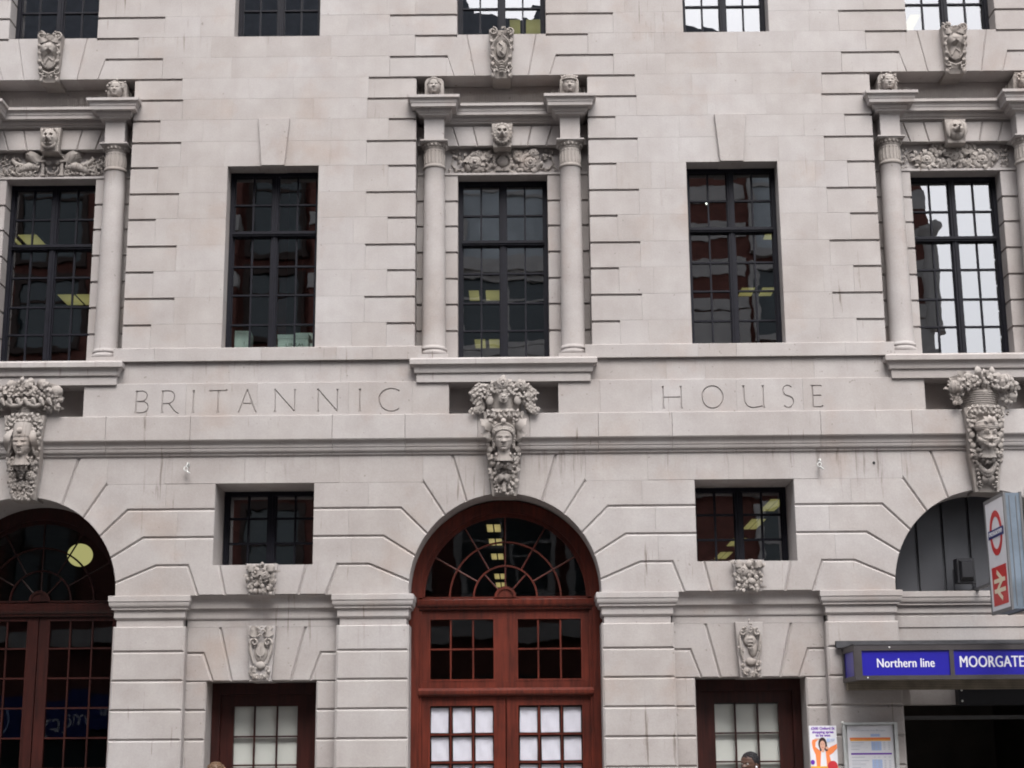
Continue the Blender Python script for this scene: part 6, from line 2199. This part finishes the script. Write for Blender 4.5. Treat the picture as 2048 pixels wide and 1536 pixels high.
def tp(x0, x1, y0, y1):
    return [((x0 - 565) * k, -(y1 - 785) * k), ((x1 - 565) * k, -(y1 - 785) * k), ((x1 - 565) * k, -(y0 - 785) * k), ((x0 - 565) * k, -(y0 - 785) * k)]
text_obj('lettering', 'First and Last trains from Moorgate', 0.0262, PRINTGREY, sheet, (0.232, -0.0004, -0.055), FRONT, 0.0003, extrude=0.0005)
def fl_(nm, mat, r, y=-0.0004):
    flat(sheet, nm, mat, tp(*r), y)
fl_('printed_bar', ORANGE, (583, 925, 886, 902))
fl_('printed_bar', AMBER, (586, 925, 903, 913))
fl_('printed_bar', PURPLE, (588, 930, 1012, 1026))
fl_('printed_bar', PRINTBLUE, (760, 838, 857, 878))
for y0 in (918, 1066, 1190):
    fl_('printed_column', PRINTBLUE, (762, 846, y0, y0 + 74))
rl = random.Random(9)
for y0 in (924, 1044, 1072, 1200):
    for q in range(5 if y0 != 1044 else 1):
        y = y0 + 14 * q
        fl_('printed_line', PRINTLIGHT if q % 2 else PRINTGREY, (592, rl.uniform(660, 745), y, y + 5))
        for xx in (776, 812, 862, 902):
            fl_('printed_figure', PRINTGREY, (xx, xx + 16, y, y + 5), -0.0018)
mb = MB()
mb.box(0.0285, CW - 0.0355, 0.004, 0.007, -CHH + 0.0305, -0.0265)
mb.build('case_glass', glass_mat('case_glass', 1.35, (0.97, 0.97, 0.97), 0.0001), case_)

# ------------------------------------------------------------------ paper behind the panes of the tall red doors
rows_ = ['lowest', 'third', 'second', 'top']
colsn = {-1: ['left', 'middle', 'right'], 1: ['left', 'middle', 'right']}
rpap = random.Random(3)
for xc, sd, xs, zs, y in door_papers:
    for i in range(3):
        for j in range(len(zs) - 1):
            a, b = xs[i][1], xs[i + 1][0]
            c, d = zs[j][1], zs[j + 1][0]
            w, h = (b - a), (d - c)
            mb = MB()
            n = 6
            vs_, fs = [], []
            for yy_ in (0.0, 0.001):
                for p in range(n + 1):
                    for q in range(n + 1):
                        vs_.append((-w * 0.44 + w * 0.88 * p / n, yy_ + 0.004 * sin(p * 1.3 + i * 2 + j) * sin(q * 0.9 + sd + i) + (0 if yy_ == 0 else 0), -h * 0.47 + h * 0.90 * q / n))
            m_ = n + 1
            for p in range(n):
                for q in range(n):
                    fs.append((p * m_ + q, (p + 1) * m_ + q, (p + 1) * m_ + q + 1, p * m_ + q + 1))
                    o_ = m_ * m_
                    fs.append((o_ + p * m_ + q + 1, o_ + (p + 1) * m_ + q + 1, o_ + (p + 1) * m_ + q, o_ + p * m_ + q))
            mb.add(vs_, fs)
            o = mb.build('paper_sheet', PAPER)
            o.location = ((a + b) / 2 + rpap.uniform(-0.004, 0.004), y + 0.066, (c + d) / 2)
            o.rotation_euler = (0, rpap.uniform(-0.02, 0.02), 0)
            nrow = {3: 'top', 2: 'second', 1: 'third', 0: 'lowest'}[j]
            tag(o, 'white paper sheet behind the %s %s pane of the %s red door leaf' % (nrow, ['left', 'middle', 'right'][i], 'left' if sd < 0 else 'right'), 'paper', 'paper sheets behind the red door panes')

# ------------------------------------------------------------------ archive boxes on the window sill
def carton(x, y, z, w, d, h, label, txt=None, lid=True, rot=0.0):
    e = empty('archive_box', (x, y, z), label, 'box', 'archive boxes on the sill of the left window')
    e.rotation_euler = (0, 0, rot)
    mb = MB()
    mb.box(-w / 2, w / 2, 0, d, 0, h - (0.05 if lid else 0))
    mb.build('carton', WHITECARD, e)
    if lid:
        mb = MB()
        mb.box(-w / 2 - 0.006, w / 2 + 0.006, -0.006, d + 0.006, h - 0.0495, h)
        mb.build('lid', WHITECARD, e)
    if txt:
        text_obj('lettering', txt, 0.058, INK, e, (0.02, -0.0006, (h - 0.05) * 0.45), FRONT, 0.0, extrude=0.0006, spacing=1.25)
    return e
carton(-2.515, 0.345, 6.366, 0.365, 0.30, 0.195, 'white lidded archive box marked LINEAL in the front right of the left window', 'LINEAL')
carton(-2.42, 0.66, 6.366, 0.26, 0.26, 0.30, 'white box with dark print standing behind the LINEAL box', 'EXPRT', False)
carton(-3.12, 0.345, 6.366, 0.19, 0.28, 0.245, 'tall pale box in the bottom left corner of the left window', 'I', False, 0.06)
carton(-2.285, 0.345, 6.366, 0.06, 0.2, 0.085, 'tiny white box right of the LINEAL box on the sill', None, False)
part('window_shelf', ROOMFLOOR, (-HB - 0.54, -HB + 0.54, 0.31, 1.2, 6.25, 6.365))
part('reflection_strip', REFLECTRED, (-2.92, -2.80, 1.6, 1.66, 6.2, 8.9), (-2.62, -2.25, 1.7, 1.76, 6.2, 8.9), (-2.12, -1.95, 1.7, 1.76, 6.2, 8.9))  # added red strips imitating brick piers reflected in the left window

# ------------------------------------------------------------------ lit lamps seen through the windows
def ceiling_light(x, y, z, panels, ln, label):
    e = empty('ceiling_light', (x, y, z), label, 'ceiling light', 'lit ceiling lights inside the building')
    mb = MB()
    x0, x1 = min(a for a, b in panels) - 0.03, max(b for a, b in panels) + 0.03
    mb.box(x0, x1, -ln / 2 - 0.03, ln / 2 + 0.03, -0.02, 0.0)
    mb.build('light_tray', ROOMCEIL, e)
    mb = MB()
    for a, b in panels:
        mb.box(a, b, -ln / 2, ln / 2, -0.03, -0.0205)
    mb.build('diffuser', LAMP, e)
ZM, ZL = 8.928, 4.968
ceiling_light(-6.80, 3.72, ZM, [(-0.26, -0.21), (-0.13, 0.13)], 0.52, 'lit yellow ceiling light behind the upper left panes of the left column window')
ceiling_light(-7.02, 6.73, ZM, [(-0.20, 0.06), (0.10, 0.36)], 0.58, 'lit yellow double ceiling light behind the lower right panes of the left column window')
ceiling_light(-0.38, 6.70, ZM, [(-0.24, -0.08), (0.03, 0.25)], 0.55, 'lit yellow ceiling light seen through the middle column window above the lower pane bar')
ceiling_light(-0.41, 9.77, ZM, [(-0.21, -0.02), (0.05, 0.23)], 0.6, 'lit yellow ceiling light low in the bottom left panes of the middle column window')
ceiling_light(4.02, 6.63, ZM, [(-0.27, -0.06), (0.06, 0.26)], 0.45, 'lit yellow double ceiling light in the right plain window beside the column bay')
ceiling_light(3.85, 3.85, ZM, [(-0.12, 0.12)], 0.22, 'small yellow ceiling light at the right edge of the right plain window')
for yy_, lab in ((3.5, 'top right'), (5.3, 'middle'), (7.3, 'lower middle'), (9.0, 'bottom left')):
    ceiling_light(3.62, yy_, ZL, [(-0.10, -0.01), (0.01, 0.10)], 1.0 if yy_ < 7 else 0.9, 'lit twin tube ceiling light in the %s panes of the right small square window' % lab)
for yy_, lab in ((5.5, 'topmost and nearest'), (7.05, 'second from the top'), (8.9, 'third from the top'), (11.9, 'fourth from the top'), (13.4, 'lowest and farthest')):
    ceiling_light(-0.22, yy_, ZL, [(-0.10, -0.012), (0.012, 0.10)], 0.72 if yy_ < 10 else 0.8, 'small lit ceiling light through the red fanlight, %s of its row' % lab)
ceiling_light(0.34, 4.62, 12.615, [(-0.26, -0.10), (-0.01, 0.24)], 0.52, 'lit yellow ceiling light in the top middle window behind the carved keystone')
ceiling_light(6.24, 4.62, 12.615, [(-0.06, 0.10)], 0.6, 'faint ceiling light in the lower left of the top right window')
gl_ = empty('pendant_lamp', (-5.72, 3.2, 4.30), 'round glowing yellow globe lamp behind the left dark fanlight', 'lamp')
mb = MB()
ball(mb, (0, 0, 0), 0.166, 1, 1, 0.92, 24, 16)
mb.build('globe', GLOBE, gl_, smooth=3)
mb = MB()
tube(mb, [(0, 0, 0.15), (0, 0, 0.66)], 0.01, 8)
mb.build('stem', BLACK, gl_)
sp = empty('spot_lamp', (2.62, 1.4, 8.55), 'tiny bright white spot lamp behind the upper panes of the right plain window', 'lamp')
mb = MB()
ball(mb, (0, 0, 0), 0.022, u=10, v=8)
mb.build('bulb', BULB, sp, smooth=3)
mb = MB()
tube(mb, [(0, 0.0, 0.02), (0, 0.02, 0.372)], 0.008, 6)
mb.build('stem', BLACK, sp)

# ------------------------------------------------------------------ people on the pavement
def skin_mesh(verts, edges, radii, root=0, sub=2):
    me = bpy.data.meshes.new('skin')
    me.from_pydata(verts, edges, [])
    o = bpy.data.objects.new('skin', me)
    COL.objects.link(o)
    m = o.modifiers.new('skin', 'SKIN')
    for i, d in enumerate(me.skin_vertices[0].data):
        r = radii[i]
        d.radius = (r, r) if not isinstance(r, tuple) else r
        d.use_root = (i == root)
    s = o.modifiers.new('sub', 'SUBSURF')
    s.levels = sub
    s.render_levels = sub
    dg = bpy.context.evaluated_depsgraph_get()
    me2 = bpy.data.meshes.new_from_object(o.evaluated_get(dg))
    bpy.data.objects.remove(o)
    mb = MB()
    mb.add([tuple(v.co) for v in me2.vertices], [tuple(p.vertices) for p in me2.polygons])
    bpy.data.meshes.remove(me2)
    return mb

def person(x, y, H, yaw, skin, hair, coat, label, headyaw=0.0, longhair=False):
    s = H / 1.70
    e = empty('person', (x, y, 0.0), label, 'person')
    e.rotation_euler = (0, 0, yaw)
    J = {'pel': (0, 0, 0.94), 'bel': (0, -0.01, 1.08), 'che': (0, -0.005, 1.26), 'nec': (0, 0.01, 1.42), 'hd': (0, -0.01, 1.50),
         'sl': (-0.17, 0.01, 1.37), 'el': (-0.22, 0.03, 1.11), 'wl': (-0.21, -0.08, 0.88), 'pl': (-0.205, -0.11, 0.80),
         'sr': (0.17, 0.01, 1.37), 'er': (0.22, 0.04, 1.11), 'wr': (0.22, -0.04, 0.87), 'pr': (0.22, -0.06, 0.79),
         'hl': (-0.09, 0, 0.90), 'kl': (-0.10, -0.09, 0.50), 'al': (-0.10, -0.06, 0.09), 'tl': (-0.10, -0.20, 0.04),
         'hr': (0.09, 0, 0.90), 'kr': (0.10, 0.02, 0.49), 'ar': (0.10, 0.16, 0.11), 'tr': (0.10, 0.04, 0.04)}
    E_ = [('pel', 'bel'), ('bel', 'che'), ('che', 'nec'), ('nec', 'hd'), ('che', 'sl'), ('sl', 'el'), ('el', 'wl'), ('wl', 'pl'), ('che', 'sr'), ('sr', 'er'), ('er', 'wr'), ('wr', 'pr'),
          ('pel', 'hl'), ('hl', 'kl'), ('kl', 'al'), ('al', 'tl'), ('pel', 'hr'), ('hr', 'kr'), ('kr', 'ar'), ('ar', 'tr')]
    RR = {'pel': (0.15, 0.11), 'bel': (0.13, 0.10), 'che': (0.15, 0.11), 'nec': 0.058, 'hd': 0.055, 'sl': 0.065, 'el': 0.045, 'wl': 0.032, 'pl': 0.036, 'sr': 0.065, 'er': 0.045, 'wr': 0.032, 'pr': 0.036,
          'hl': 0.085, 'kl': 0.058, 'al': 0.042, 'tl': 0.035, 'hr': 0.085, 'kr': 0.058, 'ar': 0.042, 'tr': 0.035}
    def graph(names, grow):
        idx = {n_: i for i, n_ in enumerate(names)}
        vs_ = [tuple(c * s for c in J[n_]) for n_ in names]
        rs = []
        for n_ in names:
            r = RR[n_]
            rs.append(tuple((q + grow) * s for q in r) if isinstance(r, tuple) else (r + grow) * s)
        return skin_mesh(vs_, [(idx[a], idx[b]) for a, b in E_ if a in idx and b in idx], rs)
    body = graph(list(J), 0.0)
    hh = 0.222 * s
    hc = (0, -0.025 * s, H - 0.5 * hh - 0.012)
    face_mesh(body, hc, hh, 'man', headyaw, 0.0, full=True)
    for sd, w, p_ in ((-1, 'wl', 'pl'), (1, 'wr', 'pr')):
        px, py, pz = (c * s for c in J[p_])
        for f in range(4):
            dy = -0.027 + 0.018 * f
            L = (0.062, 0.074, 0.070, 0.055)[f] * s
            tube(body, [(px, py + dy, pz + 0.01), (px - sd * 0.004, py + dy, pz - L * 0.6), (px - sd * 0.016, py + dy + 0.002, pz - L), (px - sd * 0.028, py + dy + 0.004, pz - L * 1.25)], [0.010, 0.0095, 0.0085, 0.006], 7)
        tube(body, [(px, py - 0.025, pz + 0.035), (px - sd * 0.012, py - 0.052, pz + 0.0), (px - sd * 0.018, py - 0.058, pz - 0.03)], [0.012, 0.0105, 0.007], 7)
    bo = body.build('body', skin, e, smooth=1.2)
    R = Matrix.Rotation(headyaw, 3, 'Z')
    def at(p):
        q = R @ Vector(p)
        return (hc[0] + q.x * hh, hc[1] + q.y * hh, hc[2] + q.z * hh)
    for sd in (-1, 1):
        mb = MB()
        ball(mb, at((sd * 0.145, -0.375, 0.025)), 0.052 * hh, u=10, v=8)
        mb.build('eye', EYEWHITE, bo, smooth=3)
        mb = MB()
        ball(mb, at((sd * 0.145, -0.412, 0.025)), 0.024 * hh, u=8, v=6)
        mb.build('pupil', INK, bo, smooth=3)
    hb = MB()
    ball(hb, at((0, 0.055, 0.17)), 0.435 * hh, 0.95, 1.02, 0.90, 28, 20)
    rr = random.Random(int(x * 10))
    for q in range(160):
        a, b = rr.uniform(0, 2 * pi), rr.uniform(0.12, 1.5)
        ball(hb, at((0.40 * cos(a) * cos(b), 0.055 + 0.43 * sin(a) * cos(b), 0.17 + 0.37 * sin(b))), 0.05 * hh, u=6, v=5)
    if longhair:
        for q in range(9):
            a = pi * (q / 8)
            tube(hb, [at((0.38 * cos(a), 0.10 + 0.32 * sin(a), 0.2)), at((0.42 * cos(a), 0.14 + 0.34 * sin(a), -0.3)), at((0.40 * cos(a), 0.15 + 0.3 * sin(a), -0.75))], [0.12 * hh, 0.13 * hh, 0.06 * hh], 8)
    hb.build('hair', hair, e, smooth=1.0)
    ct = graph(['pel', 'bel', 'che', 'nec', 'sl', 'el', 'wl', 'sr', 'er', 'wr'], 0.016)
    ct.build('coat', coat, e, smooth=1.2)
    tr = graph(['pel', 'hl', 'kl', 'al', 'hr', 'kr', 'ar'], 0.012)
    tr.build('trousers', JEANS, e, smooth=1.2)
    for f, t in (('al', 'tl'), ('ar', 'tr')):
        mb = MB()
        a, b = [Vector(J[q]) * s for q in (f, t)]
        d = (b - a)
        tube(mb, [tuple(a + Vector((0, 0.05, -0.035))), tuple(a + Vector((0, 0.0, -0.03))), tuple(a + d * 0.6 + Vector((0, 0, -0.005))), tuple(b + Vector((0, -0.04, -0.005)))], [0.035, 0.047, 0.044, 0.022], 12, 0.8)
        mb.build('shoe', BLACK, e, smooth=1.0)
    return e, bo, at, hh
e, bo, at_, hh_ = person(2.475, -1.6, 1.652, -0.55, SKIN, HAIRBLACK, COAT, 'person with short black hair and a white earring walking past the right side door', -0.25)
mb = MB()
ball(mb, at_((0.40, -0.06, -0.13)), 0.013, u=8, v=6)
mb.build('earring', SIGNWHITE, bo, smooth=3)
person(-2.905, -1.6, 1.592, 2.4, SKINLIGHT, HAIRBROWN, COAT2, 'person of whom only brown hair shows below the left side door', 0.0, True)

# ------------------------------------------------------------------ street front opposite, seen only in the window panes
OY = -22.3
opp = empty('brick_building', (0, OY, 0), 'red brick building with pale stone bands on the far side of the street', 'building')
def oplace(mb, name, mat):
    mb.v = [(a, b - OY, c) for a, b, c in mb.v]
    return mb.build(name, mat, opp)
mb = MB()
mb.box(-34, 11.3, OY - 12, OY, 0, 19.6)
oplace(mb, 'wall', BRICK)
mb = MB()
prof2 = [(-34, 19.6), (11.3, 19.6), (11.0, 20.0), (9.6, 20.05), (8.3, 20.4), (7.2, 20.95), (6.6, 21.2), (5.6, 21.5), (4.7, 21.72), (3.4, 21.9), (1.4, 21.95), (1.3, 22.25), (0.7, 22.25), (0.6, 21.9), (-1.0, 22.0), (-2.0, 24.2), (-34, 24.2)]
stone(mb, prof2, OY - 11.5, OY - 0.3, 0.0, 0.01, jitter=0)
oplace(mb, 'roof', SLATE)
mb = MB()
for z in (4.6, 8.4):
    mb.box(-34, 11.42, OY, OY + 0.25, z, z + 0.42)
for z in (12.0, 14.45):
    mb.box(-4.0, 3.2, OY, OY + 0.25, z, z + 0.30)
mb.box(-34, 11.6, OY, OY + 0.55, 19.2, 19.6)
mb.box(-34, 11.5, OY, OY + 0.35, 18.8, 19.19)
oplace(mb, 'cornice', BAND)
bays_ = [(9.2, 1.3, DARKGLASS), (7.3, 1.5, SKYPANE), (2.3, 1.5, DARKGLASS), (-0.2, 2.3, SKYPANE), (-3.0, 1.6, DARKGLASS), (-6.35, 1.3, DARKGLASS), (-9.2, 1.7, SKYPANE), (-12.6, 1.7, DARKGLASS), (-15.6, 1.6, DARKGLASS), (-18.6, 1.6, SKYPANE), (-21.6, 1.6, DARKGLASS), (-24.6, 1.6, DARKGLASS)]  # pale upper panes have their sky reflection painted in
for x, wd, gm in bays_:
    for z0, z1 in ((5.6, 8.0), (9.3, 11.8), (12.5, 14.3), (14.9, 17.9)):
        m_ = MB()
        m_.box(x - wd / 2, x + wd / 2, OY + 0.005, OY + 0.04, z0, z1)
        w_ = oplace(m_, 'window', gm if z0 > 14 else DARKGLASS)
        m_ = MB()
        h_ = wd / 2
        for a, b, c, d in ((-h_ - 0.16, -h_, z0 - 0.15, z1 + 0.2), (h_, h_ + 0.16, z0 - 0.15, z1 + 0.2), (-h_, h_, z1, z1 + 0.2), (-h_, h_, z0 - 0.15, z0)):
            m_.box(x + a, x + b, OY, OY + 0.16, c, d)
        m_.box(x - 0.04, x + 0.04, OY + 0.04, OY + 0.09, z0, z1)
        m_.box(x - h_, x - 0.0401, OY + 0.04, OY + 0.085, (z0 + z1) / 2 + 0.3, (z0 + z1) / 2 + 0.37)
        m_.box(x + 0.0401, x + h_, OY + 0.04, OY + 0.085, (z0 + z1) / 2 + 0.3, (z0 + z1) / 2 + 0.37)
        m_.v = [(a, b - OY, c) for a, b, c in m_.v]
        m_.build('window_surround', BAND if x > -4 else UMBER, w_)
# banded brickwork: pale courses between the windows on the right, upright brick piers on the left
pil = MB()
for x0, x1 in ((3.3, 6.3), (8.3, 8.4), (10.1, 11.3)):
    for z in (13.2, 14.22, 15.2, 16.25, 17.3, 18.2):
        pil.box(x0, x1, OY, OY + 0.06, z, z + (0.44 if z > 14 else 0.30))
pil.box(1.3, 11.3, OY, OY + 0.05, 8.85, 9.1)
oplace(pil, 'stone_band', BAND)
pil = MB()
for x0, x1 in ((3.3, 6.3), (8.3, 8.4), (10.1, 11.3)):
    pil.box(x0, x1, OY, OY + 0.08, 10.6, 13.15)
oplace(pil, 'stone_panel', BAND)
pil = MB()
for x in (-5.15, -7.55, -4.4, -8.0):
    pil.box(x - 0.22, x + 0.22, OY, OY + 0.4, 8.9, 18.7)
oplace(pil, 'brick_pier', BRICK)
pil = MB()
for x in (-5.15, -7.55):
    for z in (13.9, 15.5, 17.0):
        pil.box(x - 0.26, x + 0.26, OY, OY + 0.46, z, z + 0.4)
oplace(pil, 'pier_capital', BAND)
mb = MB()
for z in (5.0, 8.9, 12.6):
    lathe(mb, 11.35, OY + 0.05, [(0.22, z), (0.24, z + 0.1), (0.20, z + 0.2), (0.19, z + 2.6), (0.26, z + 2.75), (0.34, z + 2.95), (0.34, z + 3.1)], 16)
oplace(mb, 'corner_column', BAND)
mb = MB()
mb.box(-21, -8.2, OY, OY + 0.5, 2.25, 3.35)
fs_ = oplace(mb, 'shop_fascia', SHOPBLUE)
text_obj('lettering', 'Pharmacy', 0.62, LETTERWHITE, fs_, (-11.0, 0.502, 2.72), (pi / 2, 0, pi), 0.0, 'CENTER')
mb = MB()
vs_, fs = [], []
ann = MB()
annulus(ann, -13.6, 2.78, 0.36, 0.42, OY + 0.501, OY + 0.52, 0, 360)
oplace(ann, 'shop_emblem', PRINTBLUE)
for x0, x1 in ((-20.8, -15.2), (-14.9, -8.4), (-7.5, -3.0), (-2.4, 2.4), (3.0, 7.5)):
    m_ = MB()
    m_.box(x0, x1, OY + 0.005, OY + 0.06, 0.4, 2.2 if x0 < -8 else 3.6)
    oplace(m_, 'shop_window', DARKGLASS)
low = MB()
low.box(13.5, 34, OY - 12, OY - 1.0, 0, 9.0)
o = low.build('low_building', BAND)
tag(o, 'low pale building beyond the gap on the far side of the street', 'building')
